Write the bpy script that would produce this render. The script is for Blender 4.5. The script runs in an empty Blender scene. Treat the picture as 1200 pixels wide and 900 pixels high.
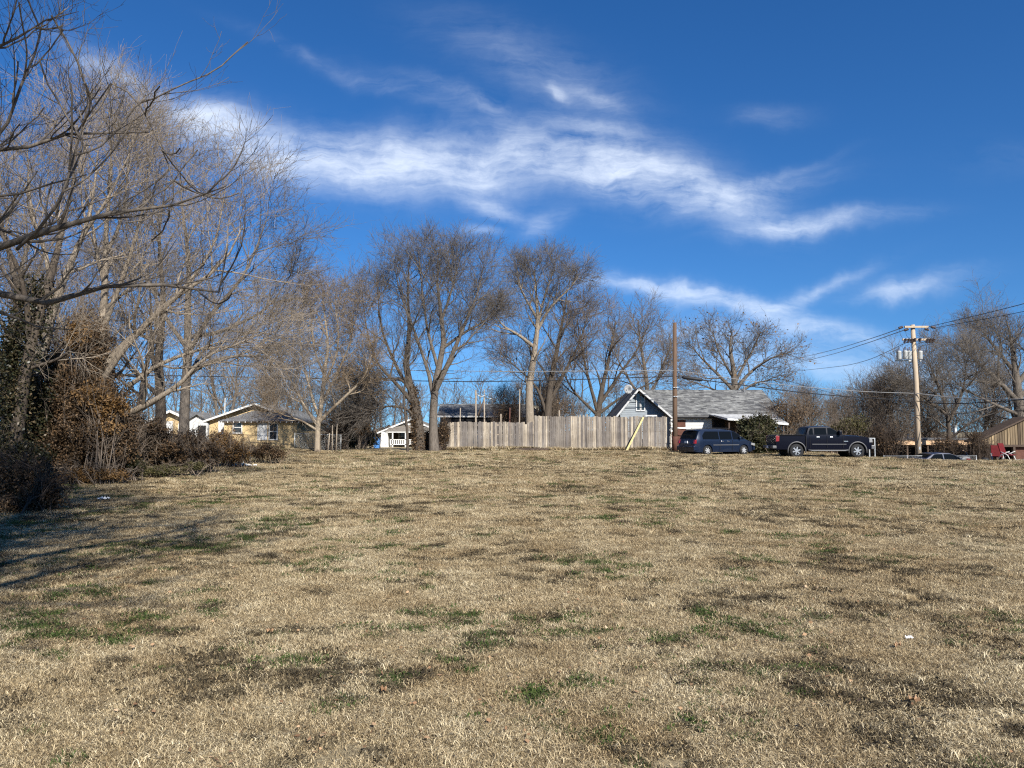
import bpy, math, random
import numpy as np
from math import radians as R, sin, cos, pi
from mathutils import Vector, Matrix

random.seed(7)
C = bpy.context.scene.collection
SC = bpy.context.scene

# ------------------------------------------------------------------ camera
PITCH = math.atan(55 / 900)
CAMZ = 1.65
cam_d = bpy.data.cameras.new('camera')
cam = bpy.data.objects.new('camera', cam_d)
C.objects.link(cam)
cam.location = (0, 0, CAMZ)
cam.rotation_euler = (pi / 2 + PITCH, 0, 0)
cam_d.sensor_width = 36
cam_d.lens = 27
cam_d.clip_start = .05
cam_d.clip_end = 5000
SC.camera = cam


def uv_dir(px, py):
    a = (px - 600) / 900; b = (450 - py) / 900
    y = cos(PITCH) - b * sin(PITCH); z = sin(PITCH) + b * cos(PITCH)
    return a / y, z / y


def at(px, py, Y):
    u, v = uv_dir(px, py)
    return np.array((u * Y, Y, CAMZ + v * Y))


# ------------------------------------------------------------------ sun, sky, exposure
SUN_EL, SUN_AZ = 34.0, 155.0            # azimuth clockwise from +Y (where the camera looks)
SUN_STR, SKY_STR, EXPOSURE = 5.0, 0.09, 0.80
sd = bpy.data.lights.new('sun', 'SUN'); sun = bpy.data.objects.new('sun', sd); C.objects.link(sun)
sd.energy = SUN_STR; sd.angle = R(.53); sd.color = (1, .955, .88)
S = Vector((sin(R(SUN_AZ)) * cos(R(SUN_EL)), cos(R(SUN_AZ)) * cos(R(SUN_EL)), sin(R(SUN_EL))))
sun.rotation_euler = S.to_track_quat('Z', 'Y').to_euler()
sun.location = (0, -20, 30)
SC.view_settings.view_transform = 'Standard'
SC.view_settings.look = 'None'
SC.view_settings.gamma = 1
SC.view_settings.exposure = EXPOSURE
SC.view_settings.use_curve_mapping = False
SC.render.engine = 'CYCLES'
SC.cycles.use_denoising = False
SC.cycles.max_bounces = 5
SC.cycles.diffuse_bounces = 3
SC.cycles.transparent_max_bounces = 8
SC.cycles.sample_clamp_indirect = 6
SC.cycles.caustics_reflective = False
SC.cycles.caustics_refractive = False
SC.render.film_transparent = False
SC.cycles.filter_width = 1.2

W = bpy.data.worlds.new('World'); SC.world = W; W.use_nodes = True
nt = W.node_tree; nt.nodes.clear()


class NB:
    """tiny node-graph helper"""
    def __init__(s, tree): s.t = tree
    def n(s, typ, **kw):
        nd = s.t.nodes.new(typ)
        for k, v in kw.items():
            if k.startswith('i_'):
                key = k[2:]
                key = int(key) if key.isdigit() else key.replace('_', ' ')
                s.set(nd, key, v)
            else: setattr(nd, k, v)
        return nd
    def set(s, nd, key, v):
        sock = nd.inputs[key]
        if isinstance(v, bpy.types.NodeSocket): s.t.links.new(v, sock)
        else: sock.default_value = v
    def m(s, op, a, b=None, c=None, clamp=False):
        nd = s.t.nodes.new('ShaderNodeMath'); nd.operation = op; nd.use_clamp = clamp
        for i, v in enumerate((a, b, c)):
            if v is not None: s.set(nd, i, v)
        return nd.outputs[0]
    def noise(s, vec, scale, detail=4, rough=.55, dist=0, dims='3D'):
        nd = s.t.nodes.new('ShaderNodeTexNoise'); nd.noise_dimensions = dims
        s.set(nd, 'Vector', vec)
        for k, v in (('Scale', scale), ('Detail', detail), ('Roughness', rough), ('Distortion', dist)): nd.inputs[k].default_value = v
        return nd.outputs['Fac']
    def ramp(s, fac, stops, interp='LINEAR'):
        nd = s.t.nodes.new('ShaderNodeValToRGB'); cr = nd.color_ramp; cr.interpolation = interp
        while len(cr.elements) > 1: cr.elements.remove(cr.elements[-1])
        for i, (p, c) in enumerate(stops):
            e = cr.elements[0] if i == 0 else cr.elements.new(p)
            e.position = p
            if not isinstance(c, (tuple, list)): c = (c, c, c)
            e.color = (*c[:3], 1)
        s.set(nd, 0, fac); return nd.outputs[0]
    def mix(s, f, a, b, blend='MIX'):
        nd = s.t.nodes.new('ShaderNodeMix'); nd.data_type = 'RGBA'; nd.blend_type = blend
        s.set(nd, 0, f)
        for i, v in ((6, a), (7, b)):
            if isinstance(v, (tuple, list)): v = (*v[:3], 1)
            s.set(nd, i, v)
        return nd.outputs[2]


B = NB(nt)
sky = B.n('ShaderNodeTexSky', sky_type='NISHITA', sun_disc=False)
sky.sun_elevation = R(SUN_EL); sky.sun_rotation = R(SUN_AZ)
sky.altitude = 300; sky.air_density = 1.0; sky.dust_density = .35; sky.ozone_density = 2.2
tc = B.n('ShaderNodeTexCoord')
vec = tc.outputs['Generated']
lift = B.n('ShaderNodeVectorMath', operation='MULTIPLY_ADD'); B.set(lift, 0, vec); lift.inputs[1].default_value = (1, 1, .93); lift.inputs[2].default_value = (0, 0, .075)
B.set(sky, 'Vector', lift.outputs[0])
sp = B.n('ShaderNodeSeparateXYZ', i_0=vec)
yy = B.m('MAXIMUM', sp.outputs[1], .05)
U = B.m('DIVIDE', sp.outputs[0], yy); V = B.m('DIVIDE', sp.outputs[2], yy)
uvn = B.n('ShaderNodeCombineXYZ', i_0=U, i_1=V).outputs[0]
# warp the cloud plane a little so that bands fray
wn = B.n('ShaderNodeTexNoise'); B.set(wn, 'Vector', uvn); wn.inputs['Scale'].default_value = 5; wn.inputs['Detail'].default_value = 5; wn.inputs['Roughness'].default_value = .6
wv = B.n('ShaderNodeVectorMath', operation='MULTIPLY_ADD'); B.set(wv, 0, wn.outputs['Color']); wv.inputs[1].default_value = (.11, .08, 0); B.set(wv, 2, uvn)
wo = B.n('ShaderNodeVectorMath', operation='SUBTRACT'); B.set(wo, 0, wv.outputs[0]); wo.inputs[1].default_value = (.055, .04, 0)
WUV = wo.outputs[0]
# (px, py, half length, half width, angle (down to the right +), density)
BL = [(120, 72, 60, 15, 26, .35), (205, 118, 90, 20, 28, .5), (290, 165, 80, 30, 22, .75), (370, 188, 95, 34, 10, .85), (470, 190, 95, 34, 3, .95), (555, 205, 60, 20, 12, .45),
      (640, 180, 80, 24, 2, .8), (720, 198, 85, 28, 8, .95), (800, 222, 80, 28, 22, .75), (870, 226, 80, 16, -10, .5), (955, 263, 75, 11, -7, .75), (905, 250, 50, 16, 10, .35),
      (580, 243, 36, 12, 18, .6), (562, 271, 20, 8, 0, .5), (640, 260, 24, 12, -30, .4), (560, 128, 80, 12, 24, .35), (640, 90, 110, 40, 28, .28), (650, 104, 14, 8, 30, .45),
      (700, 112, 30, 10, 25, .4), (740, 337, 70, 8, 6, .5), (830, 350, 80, 11, 10, .6), (905, 372, 90, 12, 10, .55), (950, 342, 60, 9, -20, .6), (965, 390, 90, 14, 5, .45),
      (1055, 343, 40, 9, -5, .6), (1085, 330, 60, 10, -8, .25), (905, 132, 34, 12, 0, .2), (430, 92, 110, 10, 24, .22), (960, 430, 240, 22, 2, .55), (830, 395, 80, 12, 8, .3),
      (690, 148, 60, 9, 8, .4), (900, 205, 60, 8, -16, .3), (1190, 190, 60, 20, 0, .06)]
acc = None
for (px, py, hl, hw, ang, den) in BL:
    u0, v0 = uv_dir(px, py)
    mp = B.n('ShaderNodeMapping', vector_type='TEXTURE'); B.set(mp, 'Vector', WUV)
    mp.inputs['Location'].default_value = (u0, v0, 0)
    mp.inputs['Rotation'].default_value = (0, 0, -R(ang))
    mp.inputs['Scale'].default_value = (hl / 900, hw * .84 / 900, 1)
    ln = B.n('ShaderNodeVectorMath', operation='LENGTH'); B.set(ln, 0, mp.outputs[0])
    g = B.m('MULTIPLY', B.m('EXPONENT', B.m('MULTIPLY', B.m('MULTIPLY', ln.outputs['Value'], ln.outputs['Value']), -.75)), den)
    acc = g if acc is None else B.m('ADD', acc, g)
dens = B.m('SMOOTH_MIN', acc, 1.0, .5)
# two fibre directions and fine mottling
m1 = B.n('ShaderNodeMapping'); B.set(m1, 'Vector', WUV); m1.inputs['Rotation'].default_value = (0, 0, R(18)); m1.inputs['Scale'].default_value = (2.4, 14, 1)
f1 = B.noise(m1.outputs[0], 1.6, 9, .66, .25)
m2 = B.n('ShaderNodeMapping'); B.set(m2, 'Vector', WUV); m2.inputs['Rotation'].default_value = (0, 0, R(-24)); m2.inputs['Scale'].default_value = (3.5, 10, 1)
f2 = B.noise(m2.outputs[0], 2.6, 8, .62, .3)
m4_ = B.n('ShaderNodeMapping'); B.set(m4_, 'Vector', WUV); m4_.inputs['Rotation'].default_value = (0, 0, R(12)); m4_.inputs['Scale'].default_value = (7, 46, 1)
f4 = B.noise(m4_.outputs[0], 1.3, 9, .7, .2)
f3 = B.noise(WUV, 20, 8, .65, .2)
fib = B.m('ADD', B.m('MULTIPLY', f1, .42), B.m('ADD', B.m('MULTIPLY', f2, .28), B.m('ADD', B.m('MULTIPLY', f3, .22), B.m('MULTIPLY', f4, .2))))
fibc = B.m('MULTIPLY', B.m('SUBTRACT', fib, .43), 3.0, clamp=True)
cl = B.m('ADD', B.m('MULTIPLY', dens, B.m('MULTIPLY_ADD', fibc, 1.25, -.05)), B.m('MULTIPLY', B.m('MULTIPLY', dens, dens), .18))
front = B.m('MULTIPLY', B.m('SUBTRACT', sp.outputs[1], .2), 4, clamp=True)
cl = B.m('MULTIPLY', B.m('MULTIPLY', cl, front), .74, clamp=True)
hs = B.n('ShaderNodeHueSaturation'); B.set(hs, 'Color', sky.outputs[0]); hs.inputs['Saturation'].default_value = 1.28; hs.inputs['Value'].default_value = .80
tint = B.mix(1.0, hs.outputs[0], (.55, .80, 1.05), 'MULTIPLY')
cloudcol = (7.2, 7.8, 8.6)
skc = B.mix(cl, tint, cloudcol)
bg = B.n('ShaderNodeBackground'); B.set(bg, 0, skc); bg.inputs[1].default_value = SKY_STR
ow = B.n('ShaderNodeOutputWorld'); B.set(ow, 0, bg.outputs[0])


# ------------------------------------------------------------------ terrain height
def sm(t):
    t = np.clip(t, 0, 1); return t * t * (3 - 2 * t)


def H(x, y):
    x = np.asarray(x, float); y = np.asarray(y, float)
    rise = .20 * sm((y - 38) / 16) * (1 - .95 * sm((x - 9.5) / 5)) - .32 * sm((y - 62) / 20)
    drop = -1.25 * sm((y - 42.3 + .12 * (x - 24)) / 9) * sm((x - 22.2) / 3)
    bank = .25 * sm((-12.5 - x) / 4) * sm((60 - y) / 10)
    und = .035 * np.sin(x * .55 + 1.3 * np.sin(y * .21)) * np.cos(y * .37 + .8) * sm((y - 3) / 6) * sm((70 - y) / 20)
    return rise + drop + bank + und


def h(x, y): return float(H(x, y))


def G(px, Y, dz=0.):
    x = (px - 600) / 900 * Y
    return (x, Y, h(x, Y) + dz)


# ------------------------------------------------------------------ materials
def mat(name, col, rough=.8, spec=.3, metal=0, var=.0, vscale=6, island=0., bump=0, bscale=40, stretch=(1, 1, 1), col2=None, emit=None, coat=0, trans=0):
    m = bpy.data.materials.new(name); m.use_nodes = True
    t = m.node_tree; t.nodes.clear(); b = NB(t)
    p = b.n('ShaderNodeBsdfPrincipled'); o = b.n('ShaderNodeOutputMaterial')
    p.inputs['Roughness'].default_value = rough
    p.inputs['Specular IOR Level'].default_value = spec
    p.inputs['Metallic'].default_value = metal
    p.inputs['Coat Weight'].default_value = coat
    p.inputs['Coat Roughness'].default_value = .04
    g = b.n('ShaderNodeTexCoord')
    mp = b.n('ShaderNodeMapping'); b.set(mp, 'Vector', g.outputs['Object']); mp.inputs['Scale'].default_value = stretch
    c = (*col, 1)
    if col2 is not None or var:
        nz = b.noise(mp.outputs[0], vscale, 6, .65)
        c2 = col2 if col2 is not None else tuple(max(0, v * (1 - var)) for v in col)
        c1 = col if col2 is not None else tuple(min(1, v * (1 + var)) for v in col)
        c = b.mix(b.ramp(nz, [(.32, 0.), (.68, 1.)]), c1, c2)
    if island:
        gi = b.n('ShaderNodeNewGeometry')
        k = b.ramp(gi.outputs['Random Per Island'], [(0, 1 - island), (1, 1 + island)])
        k.node.color_ramp.elements[0].color = (1 - island, 1 - island, 1 - island * .9, 1)
        cc = b.mix(1, c, k, 'MULTIPLY')
        c = cc
    if isinstance(c, tuple): p.inputs['Base Color'].default_value = c
    else: b.set(p, 'Base Color', c)
    if bump:
        nz2 = b.noise(mp.outputs[0], bscale, 5, .6)
        bp = b.n('ShaderNodeBump'); bp.inputs['Strength'].default_value = bump; bp.inputs['Distance'].default_value = .02
        b.set(bp, 'Height', nz2); b.set(p, 'Normal', bp.outputs[0])
    if emit: p.inputs['Emission Color'].default_value = (*emit, 1); p.inputs['Emission Strength'].default_value = 1
    if trans:
        tr = b.n('ShaderNodeBsdfTranslucent')
        if isinstance(c, tuple): tr.inputs[0].default_value = c
        else: b.set(tr, 0, c)
        ms = b.n('ShaderNodeMixShader'); ms.inputs[0].default_value = trans
        b.set(ms, 1, p.outputs[0]); b.set(ms, 2, tr.outputs[0]); b.set(o, 0, ms.outputs[0])
    else: b.set(o, 0, p.outputs[0])
    return m


def leafmat(name, stops, rough=.6, trans=.25):
    m = bpy.data.materials.new(name); m.use_nodes = True
    t = m.node_tree; t.nodes.clear(); b = NB(t)
    gi = b.n('ShaderNodeNewGeometry')
    nz = b.noise(gi.outputs['Position'], .9, 3, .6)
    f = b.m('ADD', b.m('MULTIPLY', gi.outputs['Random Per Island'], .6), b.m('MULTIPLY', b.m('SUBTRACT', nz, .3), 1.0), clamp=True)
    c = b.ramp(f, stops)
    p = b.n('ShaderNodeBsdfPrincipled'); p.inputs['Roughness'].default_value = rough; b.set(p, 'Base Color', c); p.inputs['Specular IOR Level'].default_value = .25
    tr = b.n('ShaderNodeBsdfTranslucent'); b.set(tr, 0, c)
    ms = b.n('ShaderNodeMixShader'); ms.inputs[0].default_value = trans; b.set(ms, 1, p.outputs[0]); b.set(ms, 2, tr.outputs[0])
    o = b.n('ShaderNodeOutputMaterial'); b.set(o, 0, ms.outputs[0])
    return m


def barkmat(name, a, c, patch=None):
    m = bpy.data.materials.new(name); m.use_nodes = True
    t = m.node_tree; t.nodes.clear(); b = NB(t)
    g = b.n('ShaderNodeTexCoord'); mp = b.n('ShaderNodeMapping'); b.set(mp, 'Vector', g.outputs['Object']); mp.inputs['Scale'].default_value = (5, 5, 1.1)
    n1 = b.noise(mp.outputs[0], 3.2, 6, .7)
    n2 = b.noise(g.outputs['Object'], .8, 4, .6)
    c1 = b.mix(b.ramp(n1, [(.35, 0.), (.65, 1.)]), a, c)
    if patch: c1 = b.mix(b.ramp(n2, [(.5, 0.), (.56, 1.)]), c1, patch)
    p = b.n('ShaderNodeBsdfPrincipled'); p.inputs['Roughness'].default_value = .85; p.inputs['Specular IOR Level'].default_value = .2; b.set(p, 'Base Color', c1)
    bp = b.n('ShaderNodeBump'); bp.inputs['Strength'].default_value = .7; bp.inputs['Distance'].default_value = .02; b.set(bp, 'Height', n1); b.set(p, 'Normal', bp.outputs[0])
    o = b.n('ShaderNodeOutputMaterial'); b.set(o, 0, p.outputs[0])
    return m


M = {}
M['bark_grey'] = barkmat('bark_grey', (.165, .14, .115), (.075, .062, .05))
M['bark_dark'] = barkmat('bark_dark', (.10, .08, .06), (.045, .035, .028))
M['bark_pale'] = barkmat('bark_pale', (.31, .26, .20), (.15, .12, .09))
M['bark_syc'] = barkmat('bark_sycamore', (.34, .28, .20), (.19, .15, .11), (.13, .10, .07))
M['twig_grey'] = mat('twig_grey', (.13, .112, .094), .85, .2, var=.35, vscale=.7)
M['twig_brown'] = mat('twig_brown', (.15, .118, .09), .85, .2, var=.35, vscale=.7)
M['twig_pale'] = mat('twig_pale', (.25, .205, .155), .8, .2, var=.4, vscale=.6)
M['twig_tan'] = mat('twig_tan', (.20, .15, .10), .85, .2, var=.35, vscale=.7)
M['twig_dark'] = mat('twig_dark', (.07, .052, .04), .85, .2, var=.3, vscale=.7)
M['leaf_brown'] = leafmat('dry_leaves', [(.0, (.018, .014, .009)), (.4, (.055, .036, .02)), (.72, (.15, .09, .045)), (1, (.36, .26, .16))])
M['leaf_rust'] = leafmat('rust_leaves', [(.0, (.05, .03, .015)), (.5, (.17, .095, .035)), (1, (.30, .185, .08))])
M['leaf_ivy'] = leafmat('ivy_leaves', [(.0, (.010, .012, .007)), (.4, (.024, .027, .012)), (.7, (.06, .048, .024)), (1, (.17, .12, .07))], .4, .12)
M['leaf_ever'] = leafmat('evergreen_leaves', [(.0, (.014, .017, .008)), (.5, (.038, .04, .016)), (1, (.12, .10, .045))], .6, .15)
M['leaf_olive'] = leafmat('olive_leaves', [(.0, (.03, .035, .014)), (.5, (.08, .075, .03)), (1, (.2, .16, .07))], .6, .2)
M['leaf_fallen'] = leafmat('fallen_leaves', [(.0, (.10, .055, .03)), (.4, (.26, .15, .08)), (.7, (.40, .26, .15)), (1, (.55, .44, .30))], .7, .1)


# ------------------------------------------------------------------ object helpers
def tag(o, label=None, cat=None, group=None, kind=None):
    if label: o['label'] = label
    if cat: o['category'] = cat
    if group: o['group'] = group
    if kind: o['kind'] = kind
    return o


def thing(name, label, cat, loc=(0, 0, 0), rz=0, group=None):
    o = bpy.data.objects.new(name, None); C.objects.link(o)
    o.empty_display_size = .3
    o.location = loc; o.rotation_euler = (0, 0, rz)
    return tag(o, label, cat, group)


def np_mesh(name, verts, faces, mt, parent=None, smooth=False, label=None, link=True):
    """faces: (n,k) int array, or list of such arrays"""
    me = bpy.data.meshes.new(name)
    if not isinstance(faces, list): faces = [faces]
    verts = np.asarray(verts, np.float32)
    me.vertices.add(len(verts)); me.vertices.foreach_set('co', verts.ravel())
    nl = sum(f.size for f in faces); nf = sum(len(f) for f in faces)
    me.loops.add(nl); me.polygons.add(nf)
    me.loops.foreach_set('vertex_index', np.concatenate([f.ravel() for f in faces]).astype(np.int32))
    tot = np.concatenate([np.full(len(f), f.shape[1], np.int32) for f in faces])
    st = np.concatenate([[0], np.cumsum(tot)[:-1]]).astype(np.int32)
    me.polygons.foreach_set('loop_start', st); me.polygons.foreach_set('loop_total', tot)
    if smooth: me.polygons.foreach_set('use_smooth', np.ones(nf, bool))
    me.update(calc_edges=True)
    if mt: me.materials.append(mt)
    o = bpy.data.objects.new(name, me)
    if link: C.objects.link(o)
    if parent: o.parent = parent
    if label: o['label'] = label
    return o


class MB:
    def __init__(s): s.v = []; s.f = []
    def add(s, vs, fs):
        k = len(s.v); s.v += [tuple(map(float, v)) for v in vs]; s.f += [tuple(i + k for i in f) for f in fs]
        return s
    def box(s, x0, x1, y0, y1, z0, z1):
        return s.add([(x0, y0, z0), (x1, y0, z0), (x1, y1, z0), (x0, y1, z0), (x0, y0, z1), (x1, y0, z1), (x1, y1, z1), (x0, y1, z1)],
                     [(0, 3, 2, 1), (4, 5, 6, 7), (0, 1, 5, 4), (1, 2, 6, 5), (2, 3, 7, 6), (3, 0, 4, 7)])
    def prism(s, poly, axis, a, b):
        """poly of 2-D points extruded along axis from a to b"""
        n = len(poly)
        def P(p, t): return {'x': (t, p[0], p[1]), 'y': (p[0], t, p[1]), 'z': (p[0], p[1], t)}[axis]
        vs = [P(p, a) for p in poly] + [P(p, b) for p in poly]
        fs = [tuple(range(n))[::-1], tuple(range(n, 2 * n))] + [(i, (i + 1) % n, n + (i + 1) % n, n + i) for i in range(n)]
        return s.add(vs, fs)
    def tube(s, pts, r, n=8, cap=True):
        pts = [Vector(p) for p in pts]; rr = r if isinstance(r, (list, tuple)) else [r] * len(pts)
        k = len(s.v); ref = None
        for i, p in enumerate(pts):
            t = (pts[min(i + 1, len(pts) - 1)] - pts[max(i - 1, 0)]).normalized()
            if ref is None: ref = t.orthogonal().normalized()
            u = (ref - t * ref.dot(t)).normalized(); w = t.cross(u); ref = u
            for j in range(n):
                a = 2 * pi * j / n; s.v.append(tuple(p + (u * cos(a) + w * sin(a)) * rr[i]))
        for i in range(len(pts) - 1):
            for j in range(n):
                s.f.append((k + i * n + j, k + i * n + (j + 1) % n, k + (i + 1) * n + (j + 1) % n, k + (i + 1) * n + j))
        if cap:
            s.f.append(tuple(k + j for j in range(n))[::-1]); s.f.append(tuple(k + (len(pts) - 1) * n + j for j in range(n)))
        return s
    def bar(s, a, b, w, t, up=(0, 0, 1)):
        a = Vector(a); b = Vector(b); d = (b - a).normalized(); u = Vector(up); u = (u - d * u.dot(d)).normalized(); v = d.cross(u)
        vs = []
        for p in (a, b):
            for (i, j) in ((-1, -1), (1, -1), (1, 1), (-1, 1)): vs.append(p + v * i * w / 2 + u * j * t / 2)
        return s.add(vs, [(0, 3, 2, 1), (4, 5, 6, 7), (0, 1, 5, 4), (1, 2, 6, 5), (2, 3, 7, 6), (3, 0, 4, 7)])
    def lathe(s, prof, c=(0, 0, 0), axis='z', n=20, cap=True):
        k = len(s.v)
        for (r, z) in prof:
            for j in range(n):
                a = 2 * pi * j / n; x, y = r * cos(a), r * sin(a)
                p = (x, y, z) if axis == 'z' else ((x, z, y) if axis == 'y' else (z, x, y))
                s.v.append((p[0] + c[0], p[1] + c[1], p[2] + c[2]))
        for i in range(len(prof) - 1):
            for j in range(n): s.f.append((k + i * n + j, k + i * n + (j + 1) % n, k + (i + 1) * n + (j + 1) % n, k + (i + 1) * n + j))
        if cap: s.f.append(tuple(k + j for j in range(n))[::-1]); s.f.append(tuple(k + (len(prof) - 1) * n + j for j in range(n)))
        return s
    def xf(s, mx):
        s.v = [tuple(mx @ Vector(v)) for v in s.v]; return s
    def build(s, name, mt, parent=None, smooth=False, bevel=0, label=None):
        me = bpy.data.meshes.new(name); me.from_pydata(s.v, [], s.f); me.validate(); me.update()
        if mt: me.materials.append(mt)
        if smooth:
            for p in me.polygons: p.use_smooth = True
        o = bpy.data.objects.new(name, me); C.objects.link(o)
        if parent: o.parent = parent
        if bevel:
            b = o.modifiers.new('bevel', 'BEVEL'); b.width = bevel; b.segments = 2; b.limit_method = 'ANGLE'
        if label: o['label'] = label
        return o


# ------------------------------------------------------------------ ground
def ground_material():
    m = bpy.data.materials.new('dry_lawn'); m.use_nodes = True
    t = m.node_tree; t.nodes.clear(); b = NB(t)
    g = b.n('ShaderNodeNewGeometry'); P = g.outputs['Position']
    lo = b.noise(P, .11, 5, .6); mid = b.noise(P, .9, 6, .65); fine = b.noise(P, 9, 6, .7)
    mp = b.n('ShaderNodeMapping'); b.set(mp, 'Vector', P); mp.inputs['Scale'].default_value = (34, 22, 30)
    hf = b.noise(mp.outputs[0], 1.6, 6, .75)
    straw = b.mix(b.ramp(fine, [(.3, 0.), (.7, 1.)]), (.30, .235, .14), (.14, .105, .065))
    straw = b.mix(b.ramp(hf, [(.38, 0.), (.62, 1.)]), straw, (.48, .40, .25))
    brown = b.mix(b.ramp(fine, [(.35, 0.), (.7, 1.)]), (.10, .075, .045), (.17, .125, .075))
    c = b.mix(b.ramp(b.m('ADD', b.m('MULTIPLY', mid, .6), b.m('MULTIPLY', lo, .4)), [(.47, 0.), (.6, .85)]), straw, brown)
    gr = b.noise(P, 1.7, 5, .7, .3)
    c = b.mix(b.ramp(gr, [(.57, 0.), (.68, .75)]), c, (.05, .065, .022))
    p = b.n('ShaderNodeBsdfPrincipled'); p.inputs['Roughness'].default_value = .95; p.inputs['Specular IOR Level'].default_value = .1; b.set(p, 'Base Color', c)
    bp = b.n('ShaderNodeBump'); bp.inputs['Strength'].default_value = 1; bp.inputs['Distance'].default_value = .05
    b.set(bp, 'Height', b.m('ADD', b.m('MULTIPLY', hf, .6), b.m('MULTIPLY', fine, .8))); b.set(p, 'Normal', bp.outputs[0])
    o = b.n('ShaderNodeOutputMaterial'); b.set(o, 0, p.outputs[0])
    return m


def grade(a, b0, step, g, far):
    out = [0.]; s = step
    while out[-1] < far:
        out.append(out[-1] + s)
        if out[-1] > b0: s *= g
    return out


xs = grade(0, 34, .8, 1.13, 2500); xs = np.array([-v for v in xs[:0:-1]] + xs)
ys = grade(0, 80, .8, 1.13, 2600); ys = np.array([-v for v in grade(0, 6, 1, 1.3, 400)[:0:-1]] + ys)
gx, gy = np.meshgrid(xs, ys)
gz = H(gx, gy)
nx, ny = len(xs), len(ys)
idx = np.arange(nx * ny).reshape(ny, nx)
gf = np.stack([idx[:-1, :-1], idx[:-1, 1:], idx[1:, 1:], idx[1:, :-1]], -1).reshape(-1, 4)
ground = np_mesh('ground', np.stack([gx, gy, gz], -1).reshape(-1, 3), gf, ground_material(), smooth=True)
tag(ground, kind='structure')

# ------------------------------------------------------------------ grass (uncountable: one object of scattered tufts)
rng = np.random.default_rng(11)


def vnoise(x, y, scale, seed):
    r = np.random.default_rng(seed); T = r.random((256, 256))
    x = x * scale + 1000; y = y * scale + 1000
    xi = np.floor(x).astype(int); yi = np.floor(y).astype(int); fx = x - xi; fy = y - yi
    fx = fx * fx * (3 - 2 * fx); fy = fy * fy * (3 - 2 * fy)
    a = T[xi % 256, yi % 256]; b_ = T[(xi + 1) % 256, yi % 256]; c_ = T[xi % 256, (yi + 1) % 256]; d = T[(xi + 1) % 256, (yi + 1) % 256]
    return (a * (1 - fx) + b_ * fx) * (1 - fy) + (c_ * (1 - fx) + d * fx) * fy


def fbm(x, y, scale, seed):
    return .5 * vnoise(x, y, scale, seed) + .27 * vnoise(x, y, scale * 2.1, seed + 1) + .15 * vnoise(x, y, scale * 4.3, seed + 2) + .08 * vnoise(x, y, scale * 9, seed + 3)


def blade_patch(name, n, rad, hgt, wid, lean, mt, seed):
    r = np.random.default_rng(seed)
    a = r.random(n) * 2 * pi; q = np.sqrt(r.random(n)) * rad
    bx, by = q * np.cos(a), q * np.sin(a)
    d = r.random(n) * 2 * pi; L = hgt * (.5 + r.random(n)); le = lean * (.5 + .8 * r.random(n))
    w = wid * (.6 + .8 * r.random(n))
    ox, oy = np.cos(d), np.sin(d); face = r.random(n) * pi; sx, sy = np.cos(face), np.sin(face)
    b0 = np.stack([bx, by, r.random(n) * .012], -1)
    m1 = b0 + np.stack([ox * L * .30 * le, oy * L * .30 * le, L * .48], -1)
    t1 = m1 + np.stack([ox * L * .62 * le, oy * L * .62 * le, L * (.34 - .32 * le * (.6 + .5 * r.random(n)))], -1)
    sv = np.stack([sx, sy, np.zeros(n)], -1) * w[:, None] / 2
    V = np.stack([b0 - sv, b0 + sv, m1 + sv * .9, m1 - sv * .9, t1], 1).reshape(-1, 3)
    k = np.arange(n)[:, None] * 5
    return np_mesh(name, V, [k + np.array([[0, 1, 2, 3]]), k + np.array([[3, 2, 4]])], mt, link=False)


def weed_patch(name, n, rad, size, hgt, mt, seed):
    r = np.random.default_rng(seed)
    a = r.random(n) * 2 * pi; q = np.sqrt(r.random(n)) * rad
    c0 = np.stack([q * np.cos(a), q * np.sin(a), hgt * r.random(n) * (1 - .6 * q / rad)], -1)
    return leaf_mesh(name, c0, size, mt, r, flat=.45, link=False)


def leaf_mesh(name, P, size, mt, r, flat=0., parent=None, link=True, label=None, var=.5, asp=.62):
    n = len(P)
    d = r.normal(size=(n, 3)); d[:, 2] *= (1 - flat); d /= np.linalg.norm(d, axis=1)[:, None]
    u = r.normal(size=(n, 3)); u[:, 2] *= (1 - flat); u -= d * (u * d).sum(1)[:, None]; u /= np.linalg.norm(u, axis=1)[:, None]
    nn = np.cross(d, u)
    s = (size * (1 - var / 2 + var * r.random(n)))[:, None]
    V = np.stack([P, P + d * s * .5 + u * s * .5 * asp + nn * s * .12, P + d * s, P + d * s * .5 - u * s * .5 * asp + nn * s * .12], 1).reshape(-1, 3)
    k = np.arange(n)[:, None] * 4
    return np_mesh(name, V, k + np.array([[0, 1, 2, 3]]), mt, parent, link=link, label=label)


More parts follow.
